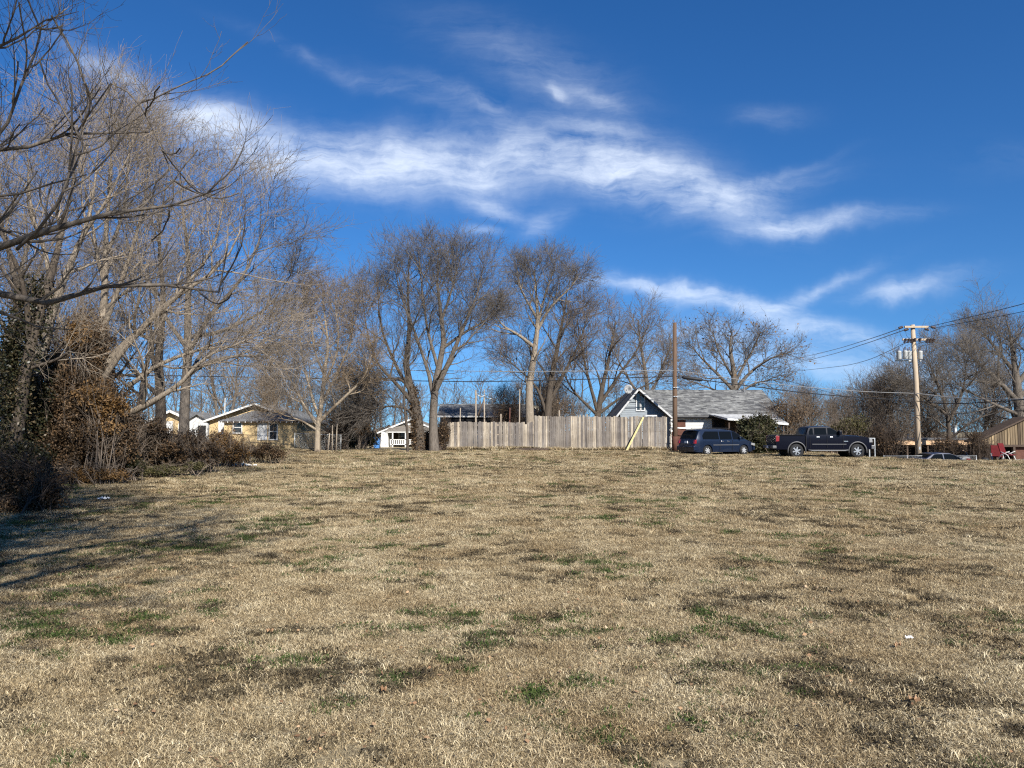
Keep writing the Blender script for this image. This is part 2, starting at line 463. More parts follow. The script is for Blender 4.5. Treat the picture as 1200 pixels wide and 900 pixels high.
def grass_material(name, stops, dark):
    m = bpy.data.materials.new(name); m.use_nodes = True
    t = m.node_tree; t.nodes.clear(); b = NB(t)
    g = b.n('ShaderNodeNewGeometry'); P = g.outputs['Position']; oi = b.n('ShaderNodeObjectInfo')
    f = b.m('ADD', b.m('MULTIPLY', g.outputs['Random Per Island'], .62), b.m('MULTIPLY', oi.outputs['Random'], .38), clamp=True)
    c = b.ramp(f, stops)
    lo = b.noise(P, .35, 5, .65); mid = b.noise(P, 1.3, 4, .6)
    c = b.mix(b.ramp(b.m('ADD', b.m('MULTIPLY', mid, .5), b.m('MULTIPLY', lo, .5)), [(.42, 0.), (.6, .8)]), c, b.mix(1, c, dark, 'MULTIPLY'))
    vl = b.noise(P, .06, 4, .6); c = b.mix(b.ramp(vl, [(.4, 0.), (.62, .55)]), c, b.mix(1, c, (.80, .74, .66), 'MULTIPLY'))
    p = b.n('ShaderNodeBsdfPrincipled'); p.inputs['Roughness'].default_value = .65; p.inputs['Specular IOR Level'].default_value = .25; b.set(p, 'Base Color', c)
    tr = b.n('ShaderNodeBsdfTranslucent'); b.set(tr, 0, c)
    ms = b.n('ShaderNodeMixShader'); ms.inputs[0].default_value = .22; b.set(ms, 1, p.outputs[0]); b.set(ms, 2, tr.outputs[0])
    o = b.n('ShaderNodeOutputMaterial'); b.set(o, 0, ms.outputs[0])
    return m


M['straw'] = grass_material('straw_grass', [(0, (.09, .065, .036)), (.22, (.22, .165, .095)), (.45, (.48, .39, .235)), (.75, (.68, .58, .385)), (1, (.82, .74, .54))], (.66, .58, .48))
M['green'] = grass_material('green_weed', [(0, (.03, .045, .014)), (.5, (.06, .095, .024)), (1, (.13, .17, .05))], (.8, .8, .7))
M['deadweed'] = grass_material('dead_weed', [(0, (.035, .027, .018)), (.5, (.085, .066, .038)), (1, (.19, .15, .085))], (.8, .8, .8))

gcol = bpy.data.collections.new('grass_tufts')       # sources only, not linked to the scene
protos = [blade_patch('tuft_a', 270, .17, .030, .0036, 1.2, M['straw'], 1), blade_patch('tuft_b', 250, .17, .034, .0036, 1.05, M['straw'], 2),
          blade_patch('tuft_c', 240, .17, .028, .0042, 1.5, M['straw'], 3), blade_patch('tuft_d', 60, .07, .065, .004, 1.0, M['straw'], 4),
          weed_patch('tuft_e', 90, .09, .022, .035, M['green'], 5), weed_patch('tuft_f', 80, .10, .026, .04, M['deadweed'], 6),
          blade_patch('tuft_g', 70, .09, .05, .0045, 1.0, M['green'], 7), blade_patch('tuft_h', 90, .10, .05, .0045, 1.1, M['deadweed'], 8)]
for i, o in enumerate(protos): o.name = 'tuft_%d' % i; gcol.objects.link(o)


def scatter(y0, y1, dens, seed):
    r = np.random.default_rng(seed)
    n = int(dens * .5 * 1.46 * (y1 * y1 - y0 * y0) + dens * 1.6 * (y1 - y0))
    y = np.sqrt(r.random(n) * (y1 * y1 - y0 * y0) + y0 * y0)
    x = (r.random(n) * 2 - 1) * (y * .73 + .8)
    return x, y


PX, PY, PS, PV = [], [], [], []
for (y0, y1, dn, s0, s1, sd_) in ((3.0, 7, 150, .85, 1.1, 1), (7, 12, 100, .95, 1.25, 2), (12, 20, 48, 1.2, 1.6, 3), (20, 32, 20, 1.7, 2.3, 4), (32, 58, 7.5, 2.2, 3.2, 5)):
    x, y = scatter(y0, y1, dn, sd_)
    r = np.random.default_rng(50 + sd_)
    u = r.random(len(x)); f_ = fbm(x, y, .5, 3); g_ = fbm(x, y, .9, 30); k_ = .5 * fbm(x, y, 2.2, 90) + .5 * fbm(x, y, 5.5, 190)
    v = np.where(u < .36, 0, np.where(u < .7, 1, 2))
    v = np.where(u > .93, 3, v)
    leftb = sm((.6 - x / np.maximum(y, 1) * 3.2) / 2.2) * .065 * sm((28 - y) / 10) - .004     # weeds gather on the left of the lot
    dead = (.55 * f_ + .45 * fbm(x, y, 1.5, 400) + 1.3 * (k_ - .5) + leftb > .612) & (r.random(len(x)) < .68)
    v = np.where(dead, np.where(r.random(len(x)) < .5, 5, 7), v)
    gre = (g_ + 1.2 * (k_ - .5) + leftb > .69) & (r.random(len(x)) < .6)
    v = np.where(gre, np.where(r.random(len(x)) < .62, 4, 6), v)
    keep = (fbm(x, y, 1.2, 70) + r.random(len(x)) * .25 < .88) & ~((x > 22.5) & (y > 47))
    PX.append(x[keep]); PY.append(y[keep]); PV.append(v[keep]); PS.append((s0 + (s1 - s0) * r.random(len(x)))[keep])
xf_ = -4.9 + 16.5 * rng.random(420); PX.append(xf_); PY.append(55.75 + .1 * rng.random(420)); PV.append(np.where(rng.random(420) < .7, 3, 7)); PS.append(2.5 + 4 * rng.random(420) ** 2)
PX, PY, PS, PV = map(np.concatenate, (PX, PY, PS, PV))
n = len(PX)
print('grass tufts', n)
gm = bpy.data.meshes.new('grass'); gm.vertices.add(n)
gm.vertices.foreach_set('co', np.stack([PX, PY, H(PX, PY) - .004], -1).astype(np.float32).ravel())
a = gm.attributes.new('variant', 'INT', 'POINT'); a.data.foreach_set('value', PV.astype(np.int32))
a = gm.attributes.new('size', 'FLOAT', 'POINT'); a.data.foreach_set('value', PS.astype(np.float32))
rot = np.zeros((n, 3), np.float32); rot[:, 2] = rng.random(n) * 6.283; rot[:, 0] = rng.normal(size=n) * .05
a = gm.attributes.new('turn', 'FLOAT_VECTOR', 'POINT'); a.data.foreach_set('vector', rot.ravel())
grass = bpy.data.objects.new('grass', gm); C.objects.link(grass)
tag(grass, 'short winter lawn of straw coloured grass with green and brown weeds', 'grass', kind='stuff')
gn = bpy.data.node_groups.new('scatter_grass', 'GeometryNodeTree')
gn.interface.new_socket('Geometry', in_out='INPUT', socket_type='NodeSocketGeometry'); gn.interface.new_socket('Geometry', in_out='OUTPUT', socket_type='NodeSocketGeometry')
gi_ = gn.nodes.new('NodeGroupInput'); go_ = gn.nodes.new('NodeGroupOutput')
ip = gn.nodes.new('GeometryNodeInstanceOnPoints'); ci = gn.nodes.new('GeometryNodeCollectionInfo')
ci.inputs[0].default_value = gcol; ci.inputs[1].default_value = True; ci.inputs[2].default_value = True


def nattr(nm, ty):
    q = gn.nodes.new('GeometryNodeInputNamedAttribute'); q.data_type = ty; q.inputs[0].default_value = nm
    return q.outputs[0]


L = gn.links.new
L(gi_.outputs[0], ip.inputs['Points']); L(ci.outputs[0], ip.inputs['Instance']); ip.inputs['Pick Instance'].default_value = True
L(nattr('variant', 'INT'), ip.inputs['Instance Index']); L(nattr('turn', 'FLOAT_VECTOR'), ip.inputs['Rotation'])
L(nattr('size', 'FLOAT'), ip.inputs['Scale']); L(ip.outputs[0], go_.inputs[0])
md = grass.modifiers.new('scatter', 'NODES'); md.node_group = gn


# ------------------------------------------------------------------ trees
def nrm(v): return v / np.maximum(np.linalg.norm(v, axis=-1, keepdims=True), 1e-9)


def resample(pts, rad, K):
    pts = np.asarray(pts, float); rad = np.asarray(rad, float)
    n = len(pts)
    if n > 2:                                   # Catmull-Rom so explicit limbs bend smoothly
        q = np.vstack([2 * pts[0] - pts[1], pts, 2 * pts[-1] - pts[-2]]); out = []; ro = []
        for i in range(n - 1):
            for t in np.linspace(0, 1, 8, endpoint=False):
                a, b_, c_, d = q[i:i + 4]
                out.append(.5 * (2 * b_ + (c_ - a) * t + (2 * a - 5 * b_ + 4 * c_ - d) * t * t + (3 * b_ - a - 3 * c_ + d) * t ** 3)); ro.append(rad[i] * (1 - t) + rad[i + 1] * t)
        out.append(pts[-1]); ro.append(rad[-1]); pts = np.array(out); rad = np.array(ro)
    s = np.concatenate([[0], np.cumsum(np.linalg.norm(np.diff(pts, axis=0), axis=1))]); u = np.linspace(0, s[-1], K)
    return np.stack([np.interp(u, s, pts[:, i]) for i in range(3)], -1), np.interp(u, s, rad)


def spawn(P, Rd, m, t0, t1, ang, angv, length, K, wander, up, r, rr=.6, rmin=.004, end=.25, taper=.55, bias=None):
    N, Kp, _ = P.shape
    t = t0 + (t1 - t0) * ((np.arange(m) + r.random((N, m))) / m)
    f = np.clip(t * (Kp - 1), 0, Kp - 1.001); i = f.astype(int); w = (f - i)[..., None]; n_ = np.arange(N)[:, None]
    A = P[n_, i]; Bq = P[n_, i + 1]; S0 = A * (1 - w) + Bq * w; T = nrm(Bq - A)
    rd = Rd[n_, i] * (1 - w[..., 0]) + Rd[n_, i + 1] * w[..., 0]
    az = (np.arange(m) * 2.4)[None] + r.random((N, 1)) * 6.283 + r.normal(size=(N, m)) * .5
    ref = np.where(np.abs(T[..., 2:3]) > .8, np.array([1., 0, 0]), np.array([0, 0, 1.]))
    U_ = nrm(np.cross(T, ref)); V_ = np.cross(T, U_)
    a_ = np.radians(ang + angv * r.normal(size=(N, m)))[..., None]
    D = np.cos(a_) * T + np.sin(a_) * (np.cos(az)[..., None] * U_ + np.sin(az)[..., None] * V_)
    if np.isscalar(length): ln = np.full((N, m), float(length))
    else: ln = np.broadcast_to(np.asarray(length, float).reshape(N, -1), (N, m))
    ln = ln * (1 - taper * (t - t0) / max(t1 - t0, 1e-6)) * (.45 + 1.1 * r.random((N, m)))
    S0 = S0.reshape(-1, 3); D = D.reshape(-1, 3); ln = ln.reshape(-1); rd = rd.reshape(-1)
    M_ = len(ln); Q = np.zeros((M_, K, 3)); Q[:, 0] = S0
    for k in range(1, K):
        D = D + r.normal(size=(M_, 3)) * wander; D[:, 2] += up
        if bias is not None: D = D + np.asarray(bias)
        D = nrm(D); Q[:, k] = Q[:, k - 1] + D * (ln / (K - 1))[:, None]
    r0 = np.maximum(np.minimum(rd * rr, ln * .03 + .003), rmin)
    RR = np.maximum(r0[:, None] * (1 - (1 - end) * np.linspace(0, 1, K)[None]), rmin * .7)
    return Q, RR


def plen(P): return np.linalg.norm(np.diff(P, axis=1), axis=2).sum(1)


def tubes(P, Rd, s):
    N, K, _ = P.shape
    T = np.empty_like(P); T[:, 1:-1] = P[:, 2:] - P[:, :-2]; T[:, 0] = P[:, 1] - P[:, 0]; T[:, -1] = P[:, -1] - P[:, -2]; T = nrm(T)
    mt_ = nrm(P[:, -1] - P[:, 0]); ax = np.argmin(np.abs(mt_), axis=1); ref = np.eye(3)[ax][:, None]
    U_ = nrm(np.cross(T, ref)); V_ = np.cross(T, U_)
    a_ = np.arange(s) * 2 * pi / s
    V = P[:, :, None] + Rd[:, :, None, None] * (np.cos(a_)[None, None, :, None] * U_[:, :, None] + np.sin(a_)[None, None, :, None] * V_[:, :, None])
    base = (np.arange(N) * K * s)[:, None, None] + (np.arange(K - 1) * s)[None, :, None]; j = np.arange(s)[None, None]; j2 = (j + 1) % s
    F = np.stack([base + j, base + j2, base + s + j2, base + s + j], -1).reshape(-1, 4)
    return V.reshape(-1, 3), F


def merge(parts):
    V = []; F = []; k = 0
    for v, f in parts: V.append(v); F.append(f + k); k += len(v)
    return np.concatenate(V), np.concatenate(F)


def crown_levels(P1, R1, r, l2=.62, m2=9, m3=7, m4=6, m5=4, up=.045, wander=.075, tw=.006, ang=40, tl=.55):
    """children of the limbs: branches, branchlets, twigs; tl = length of the last twigs in metres"""
    parts = []
    m2 = max(3, round(m2 * .66)); m3 = max(3, round(m3 * .78)); m4 = max(2, round(m4 * .62)); m5 = round(m5 * .62); tw *= .82
    P2, R2 = spawn(P1, R1, m2, .18, .98, ang, 10, np.maximum(plen(P1) * l2, tl * 2.6), 7, wander, up, r, .55, tw * 1.6, taper=.4)
    parts.append(tubes(P2, R2, 4))
    P3, R3 = spawn(P2, R2, m3, .15, 1., ang - 3, 12, np.maximum(plen(P2) * .55, tl * 1.9), 5, wander * 1.1, up, r, .6, tw * 1.1, taper=.35)
    parts.append(tubes(P3, R3, 3))
    P4, R4 = spawn(P3, R3, m4, .12, 1., ang - 6, 12, np.maximum(plen(P3) * .5, tl * 1.25), 4, wander * 1.2, up * 1.2, r, .6, tw * .85, taper=.3)
    parts.append(tubes(P4, R4, 3))
    last = P4
    if m5:
        P5, R5 = spawn(P4, R4, m5, .15, 1., ang - 8, 12, np.full(len(P4), tl), 3, wander * 1.3, up * 1.3, r, .7, tw * .62, taper=.2)
        parts.append(tubes(P5, R5, 3)); last = P5
    return parts, last


def tree_meshes(seed, Ht, spread, fork=.2, nl=9, r0=.25, ang=42, up=.1, lt=.7, stems=1, lean=(0, 0), **kw):
    """local geometry of a bare tree: (trunk, crown)"""
    r = np.random.default_rng(seed)
    ST, SR = [], []
    for s in range(stems):
        a = r.random() * 6.283 if stems > 1 else 0
        off = np.array([cos(a), sin(a)]) * (0 if stems == 1 else r0 * 1.3)
        pts = []
        ln = np.array([cos(a), sin(a)]) * (0 if stems == 1 else Ht * .14) + np.array(lean)
        for k in range(9):
            t = k / 8
            pts.append((off[0] + ln[0] * t + r.normal() * .018 * Ht * t, off[1] + ln[1] * t + r.normal() * .018 * Ht * t, t * Ht * .92))
        rr = [r0 * (1.35 if k == 0 else 1) * (1 - .93 * (k / 8) ** .9) + .01 for k in range(9)]
        p, q = resample(pts, rr, 14); p[0, 2] = -.25
        ST.append(p); SR.append(q)
    P0 = np.array(ST); R0 = np.array(SR)
    P1, R1 = spawn(P0, R0, nl, fork, .93, ang, 9, spread, 9, .10, up, r, .62, .02, end=.15, taper=lt)
    tv = merge([tubes(P0, R0, 10), tubes(P1, R1, 6)])
    Pall = np.concatenate([P1, np.array([resample(p[6:], q[6:], 9)[0] for p, q in zip(P0, R0)])]); Rall = np.concatenate([R1, np.array([resample(p[6:], q[6:], 9)[1] for p, q in zip(P0, R0)])])
    cr, last = crown_levels(Pall, Rall, r, **kw)
    return tv, merge(cr), last, r


def plant(name, label, loc, tv, cv, bark, twig, rz=0, group=None, cat='tree', sc=1):
    t = thing(name, label, cat, loc, rz, group)
    np_mesh('trunk', tv[0], tv[1], M[bark], t, smooth=True)
    np_mesh('crown', cv[0], cv[1], M[twig], t)
    t.scale = (sc, sc, sc)
    return t


def dup(root, loc, rz=0, label=None, group=None, sc=None, mats=None):
    r_ = root.copy(); C.objects.link(r_); r_.location = loc; r_.rotation_euler = (0, 0, rz)
    if sc: r_.scale = sc if isinstance(sc, tuple) else (sc,) * 3
    if label: r_['label'] = label
    if group: r_['group'] = group
    for ch in list(root.children):
        c_ = ch.copy(); C.objects.link(c_); c_.parent = r_
        for g_ in ch.children:
            d = g_.copy(); C.objects.link(d); d.parent = c_
    return r_


def explicit_tree(name, label, stems, seed, bark, twig, m_limb=5, limb_len=3., group=None, limb_kw=None, cat='tree', sub=True, extra_up=.06, sq=.93, rs=1., **kw):
    """stems: lists of (px, py, Y, radius) in photo coordinates at real distances; twigs are grown from them"""
    r = np.random.default_rng(seed)
    stems = [[(a, (505 - (505 - b_) * sq) if b_ < 505 else b_, c_, d) for a, b_, c_, d in st] for st in stems]
    base = at(*stems[0][0][:3]); base[2] = h(base[0], base[1])
    P, Q = [], []
    for st in stems:
        pts = [at(a, b_, c_) - base for a, b_, c_, _ in st]
        if st[0][1] > 512: pts[0][2] = h(pts[0][0] + base[0], pts[0][1] + base[1]) - base[2] - .25
        rr = [d * rs for *_, d in st]
        p, q = resample(pts, rr, 12); P.append(p); Q.append(q)
    P = np.array(P); Q = np.array(Q)
    wig = r.normal(size=P.shape) * .025; wig[:, 0] = 0; P = P + np.cumsum(wig, 1) * .5
    lk = dict(ang=42, angv=10, up=extra_up, t0=.25, t1=.98); lk.update(limb_kw or {})
    P1, R1 = spawn(P, Q, m_limb, lk['t0'], lk['t1'], lk['ang'], lk['angv'], limb_len, 8, .12, lk['up'], r, .6, .012, end=.2, taper=.45)
    tv = merge([tubes(P, Q, 9), tubes(P1, R1, 6)])
    tips = np.array([resample(p[7:], q[7:], 8)[0] for p, q in zip(P, Q)]); tr_ = np.array([resample(p[7:], q[7:], 8)[1] for p, q in zip(P, Q)])
    cr, last = crown_levels(np.concatenate([P1, tips]), np.concatenate([R1, tr_]), r, **kw)
    t = plant(name, label, tuple(base), tv, merge(cr), bark, twig, 0, group, cat)
    return t, last, base


def leaves_on(parent, P, n, size, mt, r, name='leaves'):
    pts = P.reshape(-1, 3); pts = pts[r.integers(0, len(pts), n)] + r.normal(size=(n, 3)) * .03
    return leaf_mesh(name, pts, size, mt, r, parent=parent)


# ---- left thicket of bare trees
Y = 23
t, last, base = explicit_tree('ivy_tree', 'dark ivy wrapped twin trunk tree at the far left edge of the lot', [
    [(14, 560, 22, .30), (22, 470, 22, .24), (36, 380, 22, .20), (58, 290, 22, .16), (72, 220, 22.3, .10), (86, 140, 22.6, .05), (92, 60, 23, .02)],
    [(4, 560, 22.4, .22), (10, 440, 22.4, .18), (22, 330, 22.6, .14), (8, 240, 22.8, .09), (-10, 150, 23, .05), (-14, 90, 23, .02)],
    [(36, 380, 22, .12), (30, 300, 21.5, .09), (12, 235, 21, .06), (-20, 160, 21, .03)]],
    101, 'bark_dark', 'twig_pale', rs=.72, sq=0.8, m_limb=5, limb_len=2.6, tw=.007, m2=7, m3=6, m4=5, m5=3)
r = np.random.default_rng(3)
# ivy climbing the trunks
q = []
for st in ([(14, 560), (22, 470), (36, 380), (46, 330)], [(4, 560), (10, 440), (18, 370)]):
    for k in range(4200):
        u = r.random() * (len(st) - 1); i = int(u); f = u - i
        px = st[i][0] * (1 - f) + st[i + 1][0] * f; py = st[i][1] * (1 - f) + st[i + 1][1] * f
        d = r.normal(size=3); d /= np.linalg.norm(d); fat = .62 * (.6 + .6 * sin(px * .5 + py * .09 + k * .0001) ** 2) * r.random() ** .4
        q.append(at(px, py, 22) + d * fat - base)
leaf_mesh('ivy', np.array(q), .09, M['leaf_ivy'], r, parent=t)

explicit_tree('pale_tree', 'pale barked forked tree leaning right behind the ivy covered trunks', [
    [(32, 548, 24.5, .30), (40, 450, 24.5, .25), (52, 380, 24.5, .21), (64, 320, 24.5, .17), (88, 250, 24.8, .12), (105, 190, 25, .07), (112, 110, 25.3, .03)],
    [(60, 345, 24.5, .15), (58, 270, 24.2, .10), (40, 190, 24, .06), (36, 110, 24, .02)],
    [(88, 250, 24.8, .09), (120, 195, 24.5, .06), (150, 130, 24.4, .03), (160, 90, 24.4, .015)]],
    102, 'bark_pale', 'twig_pale', rs=.72, sq=0.84, m_limb=5, limb_len=2.6, tw=.007, m2=7, m3=6, m4=5, m5=3)

explicit_tree('upright_tree', 'tall upright grey tree with several straight stems rising over the brown vine mass', [
    [(112, 548, 27, .26), (116, 450, 27, .22), (119, 370, 27, .18), (123, 290, 27, .15), (124, 220, 27, .10), (130, 150, 27.2, .06), (128, 92, 27.4, .02)],
    [(123, 300, 27, .13), (112, 250, 27, .09), (104, 190, 27.2, .06), (88, 105, 27.4, .02)],
    [(119, 370, 27, .14), (140, 300, 26.7, .11), (158, 240, 26.5, .08), (172, 170, 26.4, .04), (182, 110, 26.4, .015)],
    [(124, 260, 27, .10), (140, 210, 27.3, .07), (148, 140, 27.5, .03), (150, 88, 27.5, .012)]],
    103, 'bark_pale', 'twig_pale', rs=.72, sq=0.84, m_limb=5, limb_len=2.6, tw=.0075, m2=7, m3=6, m4=5, m5=3)

explicit_tree('leaning_tree', 'pale tree throwing three long bright limbs up to the right over the brush', [
    [(100, 550, 25, .26), (104, 480, 25, .23), (118, 425, 25, .19), (160, 378, 24.7, .15), (200, 335, 24.4, .11), (255, 293, 24.2, .06), (282, 240, 24.2, .02)],
    [(104, 480, 25, .16), (130, 420, 24.6, .13), (175, 360, 24.4, .10), (215, 318, 24.2, .07), (250, 260, 24, .04), (262, 190, 24, .015)],
    [(104, 500, 25, .2), (150, 482, 24.4, .15), (185, 462, 24.2, .12), (215, 438, 24, .09), (240, 408, 24, .06), (282, 390, 24, .03), (318, 372, 24, .012)],
    [(150, 447, 24.6, .11), (185, 420, 24.6, .09), (235, 398, 24.8, .06), (290, 392, 25, .02)]],
    104, 'bark_pale', 'twig_pale', rs=.72, sq=0.9, m_limb=5, limb_len=2.6, tw=.0075, m2=7, m3=6, m4=5, m5=3, extra_up=.10)

explicit_tree('grey_tree', 'broad grey tree whose drooping twigs hang over the yellow houses', [
    [(216, 528, 36, .32), (216, 470, 36, .28), (219, 410, 36, .25), (220, 340, 36, .19), (222, 280, 36, .12), (215, 215, 36, .05), (212, 165, 36, .02)],
    [(219, 405, 36, .16), (245, 355, 35.5, .12), (285, 300, 35.3, .08), (310, 235, 35.3, .03), (316, 205, 35.3, .012)],
    [(219, 430, 36, .15), (250, 412, 35.5, .11), (300, 405, 35.2, .06), (338, 420, 35, .02)],
    [(219, 380, 36, .14), (262, 372, 36.2, .10), (310, 345, 36.5, .06), (342, 300, 36.5, .02)],
    [(219, 395, 36, .14), (190, 345, 36, .10), (165, 280, 36, .05), (158, 210, 36, .02)]],
    105, 'bark_grey', 'twig_grey', rs=.8, sq=0.88, m_limb=8, limb_len=3.2, tw=.010, m2=9, m3=6, m4=5, m5=4, extra_up=.0, up=.015)

explicit_tree('dark_tree', 'slim dark trunk left of the big grey tree in front of the cream gable', [
    [(188, 528, 40, .30), (188, 470, 40, .26), (186, 400, 40, .2), (192, 330, 40, .14), (186, 250, 40, .07), (196, 170, 40, .02)],
    [(188, 460, 40, .14), (170, 440, 40, .09), (140, 400, 40, .03)]],
    106, 'bark_dark', 'twig_grey', sq=0.88, m_limb=8, limb_len=4.0, tw=.010, m2=8, m3=6, m4=5, m5=3)

tv, cv, last, r = tree_meshes(201, 13, 5.0, .12, 13, .22, 45, .08, tw=.011, m2=8, m3=6, m4=5, m5=3, stems=2)
TA = plant('background_tree', 'brown twiggy double stemmed tree between the grey tree and the fan shaped tree', G(326, 92), tv, cv, 'bark_grey', 'twig_brown')
for px, Y_, sc, rz, lab in ((150, 48, 1.05, 1.1, 'grey tree filling the gap behind the slim dark trunk'), (62, 52, 1.0, 2.6, 'bare tree showing behind the pale forked tree on the left'),
                            (262, 95, 1.2, 4.2, 'bare tree crown standing right above the yellow house roof'), (-30, 40, 1.1, .5, 'bare tree cut by the left edge behind the ivy trunks')):
    dup(TA, G(px, Y_), rz, lab, sc=sc)

# ---- tree whose boughs reach in from the left
explicit_tree('overhanging_tree', 'nearest tree, long bare dark boughs reaching in from beyond the left edge', [
    [(-460, 720, 8.2, .24), (-440, 480, 8.2, .21), (-420, 330, 8.2, .17), (-380, 180, 8.2, .13), (-340, 20, 8.2, .09), (-300, -140, 8.2, .04)],
    [(-428, 400, 8.2, .10), (-250, 345, 8.2, .075), (-100, 330, 8.3, .055), (0, 345, 8.4, .038), (40, 356, 8.4, .034), (75, 352, 8.5, .03), (110, 340, 8.6, .027), (165, 327, 8.7, .022), (210, 342, 8.8, .018), (240, 350, 8.9, .015), (262, 330, 9, .012), (266, 285, 9, .007)],
    [(-420, 340, 8.2, .10), (-250, 300, 8.0, .07), (-100, 292, 7.8, .05), (0, 294, 7.7, .036), (38, 286, 7.7, .034), (70, 266, 7.7, .030), (105, 253, 7.8, .025), (170, 246, 7.9, .017), (215, 238, 8, .012), (268, 218, 8, .006)],
    [(20, 292, 7.7, .018), (48, 268, 7.5, .015), (75, 232, 7.4, .012), (95, 180, 7.4, .009), (120, 115, 7.4, .005)],
    [(-100, 295, 7.8, .03), (-40, 262, 8, .02), (0, 268, 8.1, .014), (26, 278, 8.2, .012), (48, 268, 8.2, .009), (62, 240, 8.3, .005)],
    [(-380, 180, 8.2, .09), (-200, 190, 8.4, .05), (-60, 185, 8.6, .03), (0, 180, 8.7, .022), (45, 174, 8.7, .019), (88, 159, 8.8, .015), (130, 158, 8.8, .011), (172, 159, 8.9, .006)],
    [(88, 159, 8.8, .010), (115, 120, 8.8, .009), (138, 97, 8.8, .009), (168, 132, 8.8, .009), (192, 180, 8.8, .008), (207, 225, 8.8, .006), (197, 262, 8.8, .003)],
    [(-340, 40, 8.2, .08), (-180, 130, 8.4, .05), (-60, 178, 8.5, .03), (0, 165, 8.6, .018), (12, 130, 8.6, .017), (32, 80, 8.7, .014), (46, 42, 8.7, .010), (50, 15, 8.7, .006)],
    [(-340, 20, 8.2, .07), (-200, 40, 8.2, .045), (-80, 70, 8.2, .03), (0, 45, 8.3, .014), (30, 30, 8.3, .010), (62, 12, 8.4, .006), (90, 8, 8.4, .003)],
    [(-428, 420, 8.2, .08), (-300, 330, 6.5, .05), (-150, 200, 5.6, .03), (-120, 60, 5.3, .015)]],
    107, 'bark_grey', 'twig_grey', sq=1.0, m_limb=8, limb_len=1.0, tw=.0028, m2=5, m3=4, m4=4, m5=0, extra_up=.12, up=.12, wander=.13, tl=.16, limb_kw=dict(t0=.42, ang=48))

# two trees beyond the left edge and behind the camera whose trunks streak the grass with shade
tv, cv, last, r = tree_meshes(202, 10.5, 3.6, .25, 10, .2, 45, .08, tw=.017, m2=9, m3=6, m4=5, m5=4)
TB = plant('shade_tree', 'tall bare tree standing just outside the left edge, its shade streaking the grass', (-3.3, 2.1, h(-3.3, 2.1)), tv, cv, 'bark_grey', 'twig_grey', sc=1.4)
for (x_, y_, rz, sc, lab) in ((-3.0, -1.0, 1.0, 1.15, 'bare tree close behind the camera on the left'), (-12.6, 14, 2., .9, 'slim bare tree left of the dark bush, outside the picture'),
                              (-5.8, 2.0, 3., 1.35, 'bare tree further behind the camera, left side'), (-9.2, 3.5, 4.2, 1.1, 'bare tree further left of the camera, outside the picture')):
    dup(TB, (x_, y_, h(x_, y_)), rz, lab, sc=sc)

# ---- middle: fan shaped tree, big pair, and trees behind the fence
explicit_tree('fan_tree', 'wide fan shaped tree with mottled pale trunk at the chain link fence', [
    [(372, 527, 52, .22), (373, 500, 52, .18), (377, 470, 52, .15), (380, 435, 52, .13), (384, 400, 52, .09), (380, 360, 52, .04), (378, 332, 52, .02)],
    [(374, 494, 52, .13), (398, 468, 51.5, .10), (425, 440, 51.3, .06), (436, 410, 51.3, .02)],
    [(373, 500, 52, .12), (358, 475, 52, .09), (338, 435, 52, .06), (322, 395, 52, .02)],
    [(374, 488, 52, .11), (362, 450, 52.5, .08), (352, 400, 52.7, .05), (350, 350, 53, .02)],
    [(377, 470, 52, .11), (396, 430, 52.5, .08), (412, 385, 52.7, .04), (408, 348, 53, .015)],
    [(373, 505, 52, .09), (352, 492, 51.5, .06), (330, 485, 51, .04), (312, 470, 51, .015)],
    [(380, 435, 52, .09), (368, 400, 52, .06), (362, 340, 52, .02)], [(379, 450, 52, .09), (395, 400, 52, .06), (392, 340, 52, .02)]],
    108, 'bark_syc', 'twig_tan', m_limb=7, limb_len=2.3, tw=.011, m2=8, m3=6, m4=5, m5=3, extra_up=.07)

t, last, base = explicit_tree('elm_tree', 'tallest spreading bare tree with stout pale trunk left of the board fence', [
    [(509, 526, 54, .40), (508, 500, 54, .30), (509, 465, 54, .27), (513, 430, 54, .22), (520, 395, 54, .19), (516, 350, 54, .11), (512, 305, 54, .05), (515, 275, 54, .02)],
    [(510, 455, 54, .22), (528, 415, 53.6, .17), (543, 375, 53.4, .11), (560, 330, 53.4, .06), (566, 298, 53.4, .02)],
    [(509, 470, 54, .16), (502, 430, 54.4, .13), (488, 385, 54.6, .09), (470, 330, 54.8, .05), (462, 285, 55, .02)],
    [(520, 400, 54, .12), (545, 380, 54.2, .09), (575, 360, 54.5, .05), (588, 345, 54.5, .02)],
    [(513, 425, 54, .13), (500, 370, 54, .09), (493, 310, 54, .05), (490, 272, 54, .015)],
    [(516, 370, 54, .11), (530, 325, 54, .07), (540, 285, 54, .02)]],
    109, 'bark_grey', 'twig_grey', m_limb=9, limb_len=2.6, tw=.011, m2=9, m3=6, m4=5, m5=4, extra_up=.06)
